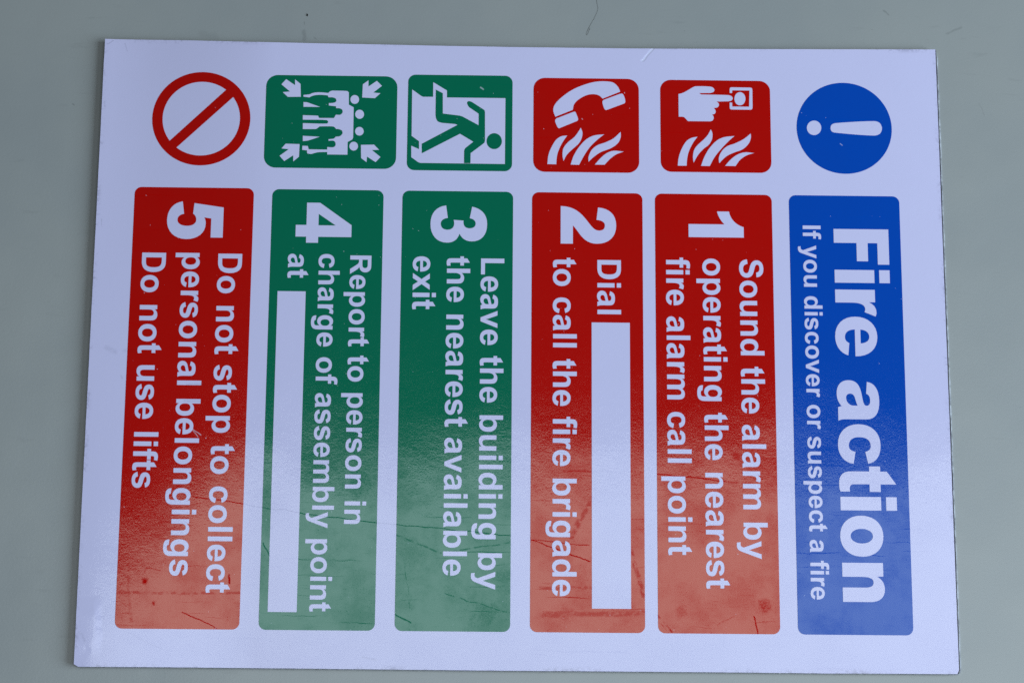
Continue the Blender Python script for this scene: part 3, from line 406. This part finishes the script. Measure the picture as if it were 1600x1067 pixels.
def film(name, rgb, grime_k=1.0, gloss=.55, tint=(1, 1, 1), even=0.0):
    m = bpy.data.materials.new(name)
    m.use_nodes = True
    N = NT(m.node_tree)
    b = N.n['Principled BSDF']
    g = N.n.new('ShaderNodeGroup')
    g.node_tree = WEAR
    col = mix_color(N, N.math('MULTIPLY', g.outputs['Grime'], grime_k), (*rgb, 1), (rgb[0] * .25, rgb[1] * .25, rgb[2] * .25, 1))
    col = mix_color(N, N.math('MULTIPLY', g.outputs['Chip'], .45), col, (.62, .66, .82, 1))
    N.l.new(col, b.inputs['Base Color'])
    N.l.new(g.outputs['Normal'], b.inputs['Normal'])
    N.l.new(g.outputs['Roughness'], b.inputs['Roughness'])
    N.l.new(N.math('MULTIPLY_ADD', g.outputs['Gloss'], gloss * (1 - even), gloss * even), b.inputs['Specular IOR Level'])
    b.inputs['Specular Tint'].default_value = (*tint, 1)      # inks bronze slightly
    return m


WHITE = film('white_laminate', (0.512, 0.497, 0.715), 1.0, .36, (1, 1, 1), .55)
RED = film('red_ink', (0.385, 0.0022, 0.0014), .6, .55, (1.0, .95, .78))
GREEN = film('green_ink', (0.0006, 0.116, 0.062), .6, .55, (.88, 1.0, 1.0))
BLUE = film('blue_ink', (0.001, 0.052, 0.355), .6, .42, (.85, 1.0, 1.0))


def plain(name, rgb, rough, noise_scale=None, noise_amt=.3, spec=.4):
    m = bpy.data.materials.new(name)
    m.use_nodes = True
    N = NT(m.node_tree)
    b = N.n['Principled BSDF']
    b.inputs['Roughness'].default_value = rough
    b.inputs['Specular IOR Level'].default_value = spec
    if noise_scale:
        tc = N.n.new('ShaderNodeTexCoord')
        f = N.smooth(N.noise(tc.outputs['Object'], noise_scale, 4, .65), .3, .7)
        lo = tuple(c * (1 - noise_amt) for c in rgb)
        N.l.new(mix_color(N, f, (*lo, 1), (*rgb, 1)), b.inputs['Base Color'])
    else:
        b.inputs['Base Color'].default_value = (*rgb, 1)
    return m


CORE = plain('dark_plastic_core', (0.020, 0.020, 0.028), .6, 900, .6)
BACK = plain('white_back_skin', (0.47, 0.50, 0.56), .5, 300, .6)
CRUMB = plain('black_crumb', (0.006, 0.006, 0.006), .8, 2000, .5)
HAIR = plain('dark_hair', (0.030, 0.028, 0.025), .5, 300, .4)


def table_material():
    m = bpy.data.materials.new('grey_painted_table')
    m.use_nodes = True
    N = NT(m.node_tree)
    b = N.n['Principled BSDF']
    tc = N.n.new('ShaderNodeTexCoord')
    P = N.vec('SCALE', tc.outputs['Object'], scale=1000.0)
    base = mix_color(N, N.smooth(N.noise(P, .010, 4, .6), .3, .7), (.236, .252, .256, 1), (.257, .270, .268, 1))
    # rubbed smears and specks
    sm = N.math('MULTIPLY', N.smooth(N.noise(N.mapping(P, (0, 0, .5), (.06, .3, 1)), 1, 4, .6), .60, .74, 0, .11),
                N.smooth(N.noise(P, .02, 2, .5), .45, .62))
    sp = N.smooth(N.noise(P, .55, 2, .5), .775, .81, 0, .4)
    dirt = N.math('MAXIMUM', sm, sp)
    jn = N.n.new('ShaderNodeTexNoise')
    N.l.new(P, jn.inputs['Vector'])
    jn.inputs['Scale'].default_value = .3
    J = N.vec('MULTIPLY', N.vec('ADD', P, N.vec('SCALE', N.vec('SUBTRACT', jn.outputs['Color'], (.5, .5, .5)), scale=2.0)), (1, 1, 0))
    for ax, ay, bx, by, w, k in ((206.5, 159.0, 213.5, 162.3, .9, .22), (-105.3, 156.0, -104.6, 151.8, 1.6, .25),
                                 (-105.2, 160.8, -105.0, 160.0, .5, .3), (-154, 154, -148, 153, 3.0, .10),
                                 (176, 170.5, 178.5, 168.8, .7, .3), (221, 124, 223, 118, .5, .12), (-215, 118, -214, 117, .6, .3),
                                 (-100, 153, -99, 152, .5, .25)):
        d, t = N.segment(J, ax, ay, bx, by)
        dirt = N.math('MAXIMUM', dirt, N.smooth(d, w, w * .1, 0, k))
    N.l.new(mix_color(N, dirt, base, (.06, .065, .065, 1)), b.inputs['Base Color'])
    b.inputs['Roughness'].default_value = .34
    b.inputs['Specular IOR Level'].default_value = .6
    bp = N.n.new('ShaderNodeBump')
    bp.inputs['Distance'].default_value = .001
    h = N.math('ADD', N.math('MULTIPLY', N.noise(P, .02, 2, .5), .5), N.math('MULTIPLY', N.noise(P, .9, 2, .5), .02))
    N.l.new(h, bp.inputs['Height'])
    N.l.new(bp.outputs[0], b.inputs['Normal'])
    return m


# ------------------------------------------------------------------ the surface it lies on
BOARD_T = 3.8     # board thickness, mm; its printed face is z = 0
table = slab('table_surface', round_rect(-900, -800, 900, 800, 30), -BOARD_T - 30, -BOARD_T, table_material(), None)
table['kind'] = 'structure'
table['label'] = 'smooth grey painted table surface under the sign'

# ------------------------------------------------------------------ the sign
sign = bpy.data.objects.new('fire_action_sign', None)
sign.empty_display_size = 0.05
COL.objects.link(sign)
sign['label'] = 'white fire action notice with red, green and blue panels lying sideways on grey table'
sign['category'] = 'safety sign'

random.seed(7)


def dense(poly, step, jit):
    out = []
    for i in range(len(poly)):
        a, b = poly[i], poly[(i + 1) % len(poly)]
        n = max(1, int(math.hypot(b[0] - a[0], b[1] - a[1]) / step))
        for k in range(n):
            t = k / n
            j = jit if k else 0
            out.append((a[0] + (b[0] - a[0]) * t + random.uniform(-j, j), a[1] + (b[1] - a[1]) * t + random.uniform(-j, j)))
    return out


face_outline = dense([tuple(p) for p in DATA['outline'][0]], 3.7, .035)


def spread(poly, right, other, jit):
    out = []
    for x, y in poly:
        if x > 199:
            nx = x + right * (1 if y < 147 else .5) + random.uniform(-jit, jit)
        else:
            nx = x - other if x < -199 else x
        ny = y + (other if y > 147 else (-other if y < -147 else 0))
        out.append((nx, ny))
    return out


board = slab('front_sheet', face_outline, -0.35, 0.0, WHITE, sign)
slab('core', spread(face_outline, .55, -.12, .10), -3.30, -0.352, CORE, sign)
slab('back_sheet', spread(face_outline, 1.72, .05, .14), -BOARD_T + .02, -3.302, BACK, sign)

# ---- lettering: bold grotesque outlines, 1000 units to the em
O = 'o'
BOLD = {
    'l': (278, [rect(72, 0, 209, 716)], []),
    'i': (278, [rect(72, 0, 209, 519), rect(72, 589, 209, 716)], []),
    'I': (278, [rect(69, 0, 214, 716)], []),
    'n': (611, 'M543 0 L406 0 L406 265 C406 321 403 357 397 374 C391 390 382 403 368 412 C355 421 339 426 321 426 C297 426 276 419 257 407 C239 394 226 377 219 356 C212 335 208 297 208 240 L208 0 L71 0 L71 519 L198 519 L198 443 C243 502 300 531 369 531 C399 531 427 526 452 515 C477 504 496 490 509 473 C522 455 531 436 536 414 C541 392 543 361 543 321 Z', ''),
    'h': (611, 'M543 0 L406 0 L406 281 C406 331 403 363 398 378 C394 393 385 404 373 413 C360 422 345 426 326 426 C305 426 286 421 270 411 C253 401 241 385 233 364 C225 344 208 313 208 271 L208 0 L71 0 L71 716 L208 716 L208 453 C252 505 305 531 367 531 C399 531 427 525 453 513 C479 501 498 486 511 468 C524 449 533 429 537 407 C541 385 543 351 543 305 Z', ''),
    'm': (889, 'M62 519 L188 519 L188 448 C233 503 287 531 350 531 C383 531 412 524 436 510 C461 497 481 476 496 448 C518 476 543 497 569 510 C595 524 624 531 654 531 C692 531 725 523 751 508 C778 492 798 469 811 439 C820 417 825 381 825 332 L825 0 L688 0 L688 297 C688 348 683 382 674 397 C661 417 641 427 614 427 C595 427 577 421 560 409 C543 397 531 380 523 357 C515 334 512 298 512 249 L512 0 L375 0 L375 285 C375 336 372 369 367 384 C362 398 355 409 345 416 C335 423 321 427 304 427 C284 427 265 421 249 410 C232 399 221 383 214 362 C207 341 199 306 199 256 L199 0 L62 0 Z', ''),
    'r': (389, 'M203 0 L66 0 L66 519 L193 519 L193 445 C215 480 235 503 252 514 C270 525 290 531 312 531 C344 531 374 522 403 505 L361 385 C338 400 316 407 297 407 C278 407 262 402 249 392 C236 381 225 363 218 336 C210 310 203 254 203 170 Z', ''),
    'a': (556, 'M174 361 L50 383 C64 433 88 470 122 494 C156 519 206 531 272 531 C333 531 378 524 408 509 C437 495 458 477 470 455 C482 433 488 393 488 334 L487 174 C487 129 489 96 493 75 C497 53 506 28 518 0 L383 0 C379 9 375 22 370 40 C368 48 366 53 365 56 C342 33 317 16 290 5 C264 -6 235 -12 205 -12 C152 -12 110 2 80 31 C49 60 34 96 34 140 C34 169 41 195 55 217 C69 240 88 257 113 269 C137 281 173 292 219 301 C282 313 325 324 350 334 L350 347 C350 373 343 392 331 403 C318 414 293 420 257 420 C233 420 214 415 200 405 C186 396 181 381 174 361 Z',
          'M350 249 C333 244 306 237 268 229 C231 221 206 213 195 205 C177 192 168 177 168 158 C168 139 175 123 189 109 C203 95 221 88 242 88 C267 88 290 96 312 112 C328 124 339 139 344 156 C348 168 350 189 350 221 Z'),
    'b': (611, 'M66 0 L66 716 L203 716 L203 458 C245 507 296 531 354 531 C417 531 469 508 511 462 C552 416 573 350 573 264 C573 175 552 107 509 59 C467 12 416 -12 355 -12 C326 -12 297 -5 269 10 C240 25 215 47 193 76 L193 0 Z',
          'M202 271 C202 217 210 177 227 151 C251 114 283 96 322 96 C352 96 378 109 400 135 C421 161 432 201 432 257 C432 316 421 359 400 385 C378 411 350 424 317 424 C284 424 257 411 235 386 C213 360 202 322 202 271 Z'),
    'p': (611, 'M67 519 L195 519 L195 443 C211 469 234 490 262 506 C290 523 322 531 356 531 C416 531 467 507 509 460 C551 413 572 347 572 263 C572 176 551 109 509 61 C466 13 415 -12 355 -12 C327 -12 301 -6 278 5 C255 17 231 36 205 64 L205 -197 L67 -197 Z',
          'M203 268 C203 210 215 167 238 139 C261 111 289 97 323 97 C355 97 381 110 402 135 C423 161 434 203 434 261 C434 316 423 356 401 383 C379 409 352 422 319 422 C286 422 258 409 236 383 C214 357 203 319 203 268 Z'),
    'g': (611, 'M59 -34 L216 -53 C218 -71 224 -84 233 -91 C246 -100 265 -105 292 -105 C326 -105 352 -100 369 -90 C380 -83 389 -72 395 -57 C399 -46 401 -26 401 4 L401 79 C362 26 312 -1 253 -1 C187 -1 134 27 95 84 C64 128 49 184 49 250 C49 340 69 409 110 458 C150 507 200 531 260 531 C322 531 373 504 413 450 L413 519 L541 519 L541 53 C541 -8 536 -54 526 -84 C516 -114 502 -138 483 -155 C465 -172 440 -186 410 -196 C379 -205 340 -210 293 -210 C204 -210 142 -195 105 -165 C68 -134 55 -90 59 -34 Z',
          'M190 266 C190 212 200 173 221 148 C242 123 267 110 297 110 C330 110 357 123 379 148 C402 173 413 211 413 260 C413 312 402 350 381 376 C360 401 333 414 300 414 C268 414 242 401 221 376 C200 351 190 315 190 266 Z'),
    'e': (556, 'M372 165 L509 142 C491 92 464 54 426 28 C388 1 340 -12 283 -12 C193 -12 126 18 82 77 C48 124 31 184 31 256 C31 342 53 410 98 458 C143 507 200 531 269 531 C346 531 407 506 452 455 C496 404 518 325 516 219 L173 219 C174 178 185 146 206 124 C228 101 254 89 286 89 C307 89 325 95 339 107 C354 118 365 137 372 165 Z',
          'M380 303 C379 343 369 374 349 394 C329 415 305 426 277 426 C246 426 221 415 201 393 C182 371 172 341 172 303 Z'),
    'c': (556, 'M524 366 L389 341 C384 368 374 389 358 402 C342 416 321 423 295 423 C261 423 234 411 213 387 C193 363 183 323 183 267 C183 205 193 161 214 135 C235 109 263 96 298 96 C325 96 346 104 363 119 C380 134 392 160 399 196 L534 173 C520 111 493 65 453 34 C414 3 361 -12 294 -12 C218 -12 158 12 113 60 C67 108 45 174 45 259 C45 345 68 412 113 460 C158 507 219 531 296 531 C360 531 410 517 447 490 C484 463 510 421 524 366 Z', ''),
    's': (556, 'M24 148 L161 169 C167 142 179 122 197 108 C215 95 240 88 272 88 C308 88 334 94 352 107 C364 116 370 128 370 143 C370 153 367 162 360 169 C353 175 338 181 314 187 C202 211 132 234 102 254 C61 283 40 322 40 373 C40 418 58 456 94 486 C129 516 185 531 260 531 C331 531 385 519 419 496 C454 473 478 438 491 393 L362 369 C357 389 346 405 331 415 C315 426 293 431 264 431 C228 431 201 426 186 416 C175 408 170 399 170 388 C170 378 175 370 184 363 C196 354 238 341 310 325 C383 308 433 288 462 264 C490 240 505 206 505 163 C505 115 485 74 445 40 C405 6 347 -12 272 -12 C203 -12 149 2 109 30 C69 57 43 97 24 148 Z', ''),
    't': (333, 'M309 519 L309 409 L215 409 L215 200 C215 157 216 133 218 126 C220 119 224 113 230 108 C237 104 245 101 254 101 C267 101 286 106 310 115 L322 8 C290 -5 253 -12 213 -12 C188 -12 166 -8 146 0 C126 9 111 20 102 33 C93 46 86 64 83 87 C80 103 78 136 78 185 L78 409 L15 409 L15 519 L78 519 L78 622 L215 702 L215 519 Z', ''),
    'f': (333, 'M12 519 L88 519 L88 558 C88 602 93 634 102 656 C111 677 128 695 153 708 C177 722 209 729 247 729 C286 729 324 723 361 711 L343 615 C321 620 300 623 280 623 C261 623 246 618 238 609 C229 600 225 583 225 557 L225 519 L328 519 L328 411 L225 411 L225 0 L88 0 L88 411 L12 411 Z', ''),
    'v': (556, 'M209 0 L0 519 L144 519 L242 254 L270 165 L298 254 L397 519 L538 519 L332 0 Z', ''),
    'x': (556, 'M7 0 L196 270 L15 519 L182 519 L275 375 L373 519 L534 519 L356 271 L550 0 L382 0 L275 162 L168 0 Z', ''),
    'y': (556, 'M7 519 L153 519 L277 151 L398 519 L540 519 L357 20 L324 -70 C312 -100 300 -123 289 -139 C278 -155 266 -168 252 -178 C238 -188 221 -196 201 -202 C180 -207 157 -210 132 -210 C106 -210 81 -207 56 -202 L44 -95 C65 -99 84 -101 101 -101 C132 -101 155 -92 170 -73 C185 -55 196 -32 204 -3 Z', ''),
    'D': (722, 'M72 716 L336 716 C396 716 441 711 472 702 C514 690 550 668 580 636 C609 605 632 567 647 521 C663 476 671 420 671 354 C671 295 663 245 649 203 C631 152 605 110 572 78 C546 54 512 34 469 20 C437 10 394 0 343 0 L72 0 Z',
          'M217 595 L217 121 L325 121 C365 121 395 123 413 128 C436 134 456 144 471 158 C487 172 499 195 509 227 C519 259 524 302 524 357 C524 412 519 455 509 484 C499 514 486 537 468 553 C450 570 428 581 401 587 C380 592 340 595 282 595 Z'),
    'L': (611, 'M77 0 L77 716 L222 716 L222 122 L583 122 L583 0 Z', ''),
    'R': (722, 'M73 0 L73 716 L377 716 C454 716 509 710 544 697 C579 684 606 661 627 628 C648 595 659 558 659 515 C659 461 643 417 611 381 C580 346 532 324 469 315 C500 296 526 276 547 254 C567 232 595 193 630 137 L718 0 L545 0 L441 155 C404 211 379 246 365 260 C352 275 337 285 322 290 C306 296 282 299 248 299 L218 299 L218 0 Z',
          'M218 413 L325 413 C395 413 438 416 455 422 C473 428 486 438 496 452 C506 466 511 484 511 506 C511 530 505 550 492 564 C479 579 461 589 437 593 C425 594 390 595 331 595 L218 595 Z'),
    'S': (667, 'M36 233 L177 247 C185 200 202 165 228 143 C254 121 289 110 333 110 C379 110 414 120 438 139 C461 159 473 182 473 208 C473 225 468 239 458 251 C448 263 431 273 406 282 C389 288 351 298 291 313 C214 332 160 356 129 384 C85 423 63 470 63 526 C63 562 73 596 94 627 C114 658 144 682 182 699 C220 715 267 723 321 728 C410 728 477 709 522 670 C567 631 591 579 593 513 L448 507 C442 544 429 570 409 586 C388 602 358 610 318 610 C277 610 244 602 221 585 C206 574 198 559 198 541 C198 524 205 510 219 498 C237 483 280 467 350 451 C419 434 470 417 503 400 C536 382 562 359 581 329 C599 299 609 262 609 217 C609 177 598 139 575 104 C553 69 521 42 480 25 C438 8 387 -12 325 -12 C235 -12 167 9 119 50 C71 91 43 152 36 233 Z', ''),
    ' ': (278, [], []),
}
BOLD['o'] = (611, [super_ell(306, 259.5, 266, 271.5, .93)], [super_ell(306, 259.5, 126, 162, .93)])
HEAVY = {
    'F': (577, 'M70 0 L70 716 L545 716 L545 567 L257 567 L257 441 L502 441 L502 295 L257 295 L257 0 Z', ''),
    'i': (282, [rect(60, 0, 233, 516), rect(60, 580, 233, 716)], []),
    'r': (402, 'M60 0 L233 0 L233 215 C233 330 262 385 318 385 C332 385 345 381 357 374 L414 515 C398 525 382 530 362 530 C300 530 254 498 226 436 L226 516 L60 516 Z', ''),
    'e': (594, 'M559 242 L205 242 C205 165 240 112 305 112 C345 112 372 132 385 167 L548 150 C515 45 425 -14 300 -14 C140 -14 35 90 35 255 C35 420 142 531 298 531 C460 531 562 420 559 242 Z',
          'M205 314 L388 314 C384 385 352 427 298 427 C245 427 210 385 205 314 Z'),
    'a': (586, 'M205 365 L50 378 C62 478 150 531 298 531 C450 531 540 478 540 360 L540 110 C540 60 545 22 562 0 L384 0 C377 12 373 30 371 48 C330 8 272 -14 206 -14 C98 -14 30 45 30 140 C30 245 90 290 240 312 C340 326 362 338 362 368 C362 398 338 414 296 414 C250 414 222 405 205 365 Z',
          'M362 252 C336 238 300 230 262 220 C224 210 206 192 206 160 C206 128 226 106 260 106 C318 106 362 146 362 205 Z'),
    'c': (578, 'M545 366 L392 333 C384 378 358 405 318 405 C240 405 203 350 203 262 C203 175 240 125 318 125 C360 125 386 155 392 208 L548 180 C534 60 440 -14 303 -14 C140 -14 35 95 35 258 C35 425 142 531 305 531 C440 531 528 470 545 366 Z', ''),
    't': (370, 'M20 516 L85 516 L85 600 L250 716 L250 516 L347 516 L347 375 L250 375 L250 190 C250 140 268 122 310 122 L345 124 L345 2 C315 -8 285 -12 250 -12 C140 -12 85 35 85 140 L85 375 L20 375 Z', ''),
    'o': (592, [super_ell(296, 258.5, 261, 273, .93)], [super_ell(296, 258.5, 93, 142, .97)]),
    'n': (608, 'M60 0 L237 0 L237 262 C237 345 262 391 305 391 C350 391 372 358 372 290 L372 0 L553 0 L553 345 C553 465 490 531 392 531 C318 531 262 496 232 436 L232 516 L60 516 Z', ''),
    ' ': (285, [], []),
    '1': (460, 'M216 0 L394 0 L394 716 L252 716 C222 620 150 545 40 528 L40 372 C110 388 165 420 216 466 Z', ''),
    '2': (600, 'M40 0 L555 0 L555 160 L305 160 C335 190 375 215 430 255 C515 318 552 385 552 475 C552 630 455 728 300 728 C150 728 65 640 55 490 L225 470 C230 540 255 580 303 580 C350 580 372 548 372 505 C372 455 345 425 270 370 C120 262 45 180 40 0 Z', ''),
    '3': (600, 'M42 190 L215 214 C222 155 250 122 295 122 C345 122 378 155 378 210 C378 265 345 298 290 298 C275 298 258 295 240 290 L249 420 C256 419 262 418 270 418 C322 418 355 446 355 498 C355 548 330 578 290 578 C250 578 225 552 215 500 L55 530 C80 655 160 728 296 728 C450 728 535 650 535 528 C535 455 500 402 430 368 C512 345 556 290 556 206 C556 75 455 -12 298 -12 C150 -12 58 60 42 190 Z', ''),
    '4': (600, 'M325 0 L485 0 L485 137 L567 137 L567 291 L485 291 L485 716 L322 716 L20 306 L20 137 L325 137 Z', 'M172 291 L328 291 L328 512 Z'),
    '5': (600, 'M535 716 L118 716 L62 335 L208 322 C225 350 255 366 292 366 C346 366 378 320 378 250 C378 172 346 122 292 122 C250 122 220 152 212 205 L40 182 C60 62 155 -12 298 -12 C455 -12 560 90 560 245 C560 395 470 490 345 490 C310 490 282 482 258 468 L272 560 L535 560 Z', ''),
}


def glyph(font, ch):
    if font is BOLD and ch == 'd':
        adv, f, h = glyph(BOLD, 'b')
        return 611, [[(609 - x, y) for x, y in c] for c in f], [[(609 - x, y) for x, y in c] for c in h]
    if font is BOLD and ch == 'u':
        adv, f, h = glyph(BOLD, 'n')
        return 611, [[(609 - x, 519 - y) for x, y in c] for c in f], []
    adv, f, h = font[ch]
    if isinstance(f, str):
        f = flatten_path(f)
    if isinstance(h, str):
        h = flatten_path(h) if h else []
    return adv, f, h


def lettering(name, font, text, u0, u1, base, cap, parent, z=0.12):
    """text that runs down the board: u along the reading direction, base = its baseline, from ink edge u0 to ink edge u1"""
    s = cap / 716
    gl, pen = [], 0.0
    for i, ch in enumerate(text):
        adv, f, h = glyph(font, ch)
        gl.append((pen, i, f, h))
        pen += adv
    xs0 = min(x for c in gl[0][2] for x, y in c)
    last = gl[-1]
    xs1 = last[0] + max(x for c in last[2] for x, y in c)
    n = max(1, len(text) - 1)
    track = ((u1 - u0) / s - (xs1 - xs0)) / n
    sx = s
    if len(text) == 1:
        sx, track = (u1 - u0) / (xs1 - xs0), 0.0
    shapes = []
    for x0, i, f, h in gl:
        if not f:
            continue

        def place(c, hole):
            pts = [(base + y * s, -(u0 + (x0 + i * track + x - xs0) * sx)) for x, y in c]
            return oriented(pts, hole)
        if h:
            shapes.append([place(c, False) for c in f] + [place(c, True) for c in h])
        else:
            shapes += [[place(c, False)] for c in f]
    print('tracking %-36s %.0f' % (text, track))
    return sheet(name, shapes, z, WHITE, parent)


def panel(name, x0, x1, y0, y1, mat, label, r=3.3):
    o = sheet(name, [[oriented(round_rect(x0, y0, x1, y1, r))]], 0.06, mat, sign)
    o['label'] = label
    return o


TOP, BOT = 75.5, -132.2
# ---- the six text panels
p = panel('header_panel', 127.3, 179.9, BOT, TOP, BLUE, 'blue panel headed Fire action')
lettering('heading', HEAVY, 'Fire action', -59.1, 117.2, 148.2, 26.0, p)
lettering('text_line', BOLD, 'If you discover or suspect a fire', -60.6, 116.3, 133.6, 8.5, p)

p = panel('instruction_panel', 63.65, 119.2, BOT, TOP, RED, 'red panel numbered 1 about sounding the alarm')
lettering('numeral', HEAVY, '1', -67.0, -54.3, 79.5, 26.1, p)
lettering('text_line', BOLD, 'Sound the alarm by', -43.7, 98.0, 103.3, 11.1, p)
lettering('text_line', BOLD, 'operating the nearest', -43.9, 111.8, 85.95, 11.1, p)
lettering('text_line', BOLD, 'fire alarm call point', -44.2, 96.6, 68.7, 11.1, p)

p = panel('instruction_panel', 5.4, 57.75, BOT, TOP, RED, 'red panel numbered 2 with a white blank beside Dial')
lettering('numeral', HEAVY, '2', -68.8, -50.4, 19.0, 25.8, p)
lettering('text_line', BOLD, 'Dial', -42.6, -16.4, 36.3, 11.1, p)
lettering('text_line', BOLD, 'to call the fire brigade', -43.5, 115.8, 15.54, 11.1, p)
sheet('blank_field', [[oriented(rect(33.6, -121.3, 51.45, 12.35))]], 0.12, WHITE, p)

p = panel('instruction_panel', -55.95, -3.55, BOT, TOP, GREEN, 'green panel numbered 3 about leaving the building')
lettering('numeral', HEAVY, '3', -68.4, -50.2, -42.1, 25.9, p)
lettering('text_line', BOLD, 'Leave the building by', -42.7, 113.1, -18.45, 10.95, p)
lettering('text_line', BOLD, 'the nearest available', -43.6, 106.9, -34.45, 10.95, p)
lettering('text_line', BOLD, 'exit', -43.4, -17.7, -50.4, 10.95, p)

p = panel('instruction_panel', -117.5, -64.9, BOT, TOP, GREEN, 'green panel numbered 4 with a white blank after at')
lettering('numeral', HEAVY, '4', -69.0, -49.4, -106.0, 26.3, p)
lettering('text_line', BOLD, 'Report to person in', -43.45, 83.6, -79.95, 9.95, p)
lettering('text_line', BOLD, 'charge of assembly point', -44.0, 123.8, -94.68, 9.95, p)
lettering('text_line', BOLD, 'at', -43.95, -32.2, -109.1, 9.95, p)
sheet('blank_field', [[oriented(rect(-113.6, -124.1, -100.45, 25.8))]], 0.12, WHITE, p)

p = panel('instruction_panel', -182.45, -126.2, BOT, TOP + .3, RED, 'red panel numbered 5 about belongings and lifts')
lettering('numeral', HEAVY, '5', -68.9, -50.5, -166.2, 26.0, p)
lettering('text_line', BOLD, 'Do not stop to collect', -43.6, 115.7, -141.9, 11.2, p)
lettering('text_line', BOLD, 'personal belongings', -43.8, 108.1, -158.8, 11.2, p)
lettering('text_line', BOLD, 'Do not use lifts', -43.7, 67.9, -177.6, 11.2, p)


# ---- the six pictograms
def art(name, key, z, mat, parent):
    return sheet(name, [[oriented([tuple(q) for q in c])] for c in DATA[key]], z, mat, parent)


p = sheet('mandatory_disc', [[oriented(ring_pts(154.63, 109.2, 22.82, 22.82, 96))]], 0.06, BLUE, sign)
p['label'] = 'blue disc with a white exclamation mark'
art('exclamation_mark', 'excl', 0.12, WHITE, p)

p = panel('pictogram_tile', 66.6, 119.4, 86.35, 132.45, RED, 'red tile with hand pressing a call point above flames', 5.2)
art('hand', 'hand', 0.12, WHITE, p)
art('call_point', 'call', 0.12, WHITE, p)
art('flames', 'flames_a', 0.12, WHITE, p)

p = panel('pictogram_tile', 5.85, 56.35, 85.6, 132.65, RED, 'red tile with telephone handset above flames', 5.5)
art('telephone_handset', 'phone', 0.12, WHITE, p)
art('flames', 'flames_b', 0.12, WHITE, p)

p = panel('pictogram_tile', -54.2, -4.2, 85.65, 133.45, GREEN, 'green tile with figure running through a doorway', 3.6)
art('doorway', 'doorway', 0.12, WHITE, p)
art('running_figure', 'runner', 0.18, GREEN, p)

p = panel('pictogram_tile', -122.05, -59.35, 86.1, 132.4, GREEN, 'green tile with a group of people and four arrows', 5.6)
art('people_group', 'people', 0.12, WHITE, p)
for k in range(4):
    art('arrow', 'arrow%d' % k, 0.12, WHITE, p)

cx, cy, R1, R2 = -152.42, 110.07, 23.33, 18.4
bar = [tuple(q) for q in DATA['slash'][0]]
p = sheet('prohibition_symbol', [[oriented(ring_pts(cx, cy, R1, R1, 96)), oriented(ring_pts(cx, cy, R2, R2, 96), True), oriented(bar)]],
          0.06, RED, sign)
p['label'] = 'red ring with a diagonal bar'


# ------------------------------------------------------------------ litter on the table
def tube(name, pts, r, mat):
    verts, faces = [], []
    n = 6
    for i, q in enumerate(pts):
        a = Vector(pts[max(0, i - 1)])
        b = Vector(pts[min(len(pts) - 1, i + 1)])
        t = (b - a).normalized()
        s = t.cross(Vector((0, 0, 1))).normalized()
        u = s.cross(t)
        for k in range(n):
            w = 2 * math.pi * k / n
            verts.append(tuple(Vector(q) + (s * math.cos(w) + u * math.sin(w)) * r))
    for i in range(len(pts) - 1):
        for k in range(n):
            faces.append((i * n + k, i * n + (k + 1) % n, (i + 1) * n + (k + 1) % n, (i + 1) * n + k))
    faces += [tuple(reversed(range(n))), tuple(range((len(pts) - 1) * n, len(pts) * n))]
    me = bpy.data.meshes.new(name)
    me.from_pydata(verts, [], faces)
    me.materials.append(mat)
    for f in me.polygons:
        f.use_smooth = True
    o = bpy.data.objects.new(name, me)
    COL.objects.link(o)
    return o


zt = -BOARD_T / 1000
hp = [(36.2, 178), (36.5, 173), (37.0, 169.6), (35.6, 165.6), (33.2, 161.0), (31.6, 157.4), (31.4, 156.2), (31.9, 156.3), (32.7, 158.4), (33.3, 160.0)]
fine = []
for i in range(len(hp) - 1):
    a, b = hp[i], hp[i + 1]
    q0 = hp[max(0, i - 1)]
    q3 = hp[min(len(hp) - 1, i + 2)]
    for k in range(5):
        t = k / 5
        w = [(-t**3 + 2 * t * t - t) / 2, (3 * t**3 - 5 * t * t + 2) / 2, (-3 * t**3 + 4 * t * t + t) / 2, (t**3 - t * t) / 2]
        fine.append(tuple((w[0] * q0[j] + w[1] * a[j] + w[2] * b[j] + w[3] * q3[j]) / 1000 for j in (0, 1)) + (zt + .0001,))
hair = tube('stray_hair', fine, .000038, HAIR)
hair['label'] = 'thin dark hair lying on the grey table above the sign'
hair['category'] = 'hair'


def crumb(name, x, y, rx, ry, label):
    random.seed(int(x * 10))
    verts, faces = [], []
    n, m = 10, 5
    for i in range(m + 1):
        a = math.pi * i / m
        for k in range(n):
            b = 2 * math.pi * k / n
            j = 1 + random.uniform(-.2, .2)
            verts.append(((rx * math.sin(a) * math.cos(b) * j) / 1000, (ry * math.sin(a) * math.sin(b) * j) / 1000,
                          (.35 + .35 * math.cos(a)) * rx / 500))
    for i in range(m):
        for k in range(n):
            faces.append((i * n + k, (i + 1) * n + k, (i + 1) * n + (k + 1) % n, i * n + (k + 1) % n))
    me = bpy.data.meshes.new(name)
    me.from_pydata(verts, [], faces)
    me.materials.append(CRUMB)
    o = bpy.data.objects.new(name, me)
    o.location = (x / 1000, y / 1000, zt)
    COL.objects.link(o)
    o['label'] = label
    o['category'] = 'crumb'
    return o


crumb('black_crumb', -103.7, 164.5, .32, .68, 'tiny black crumb on the grey table above the green people tile')
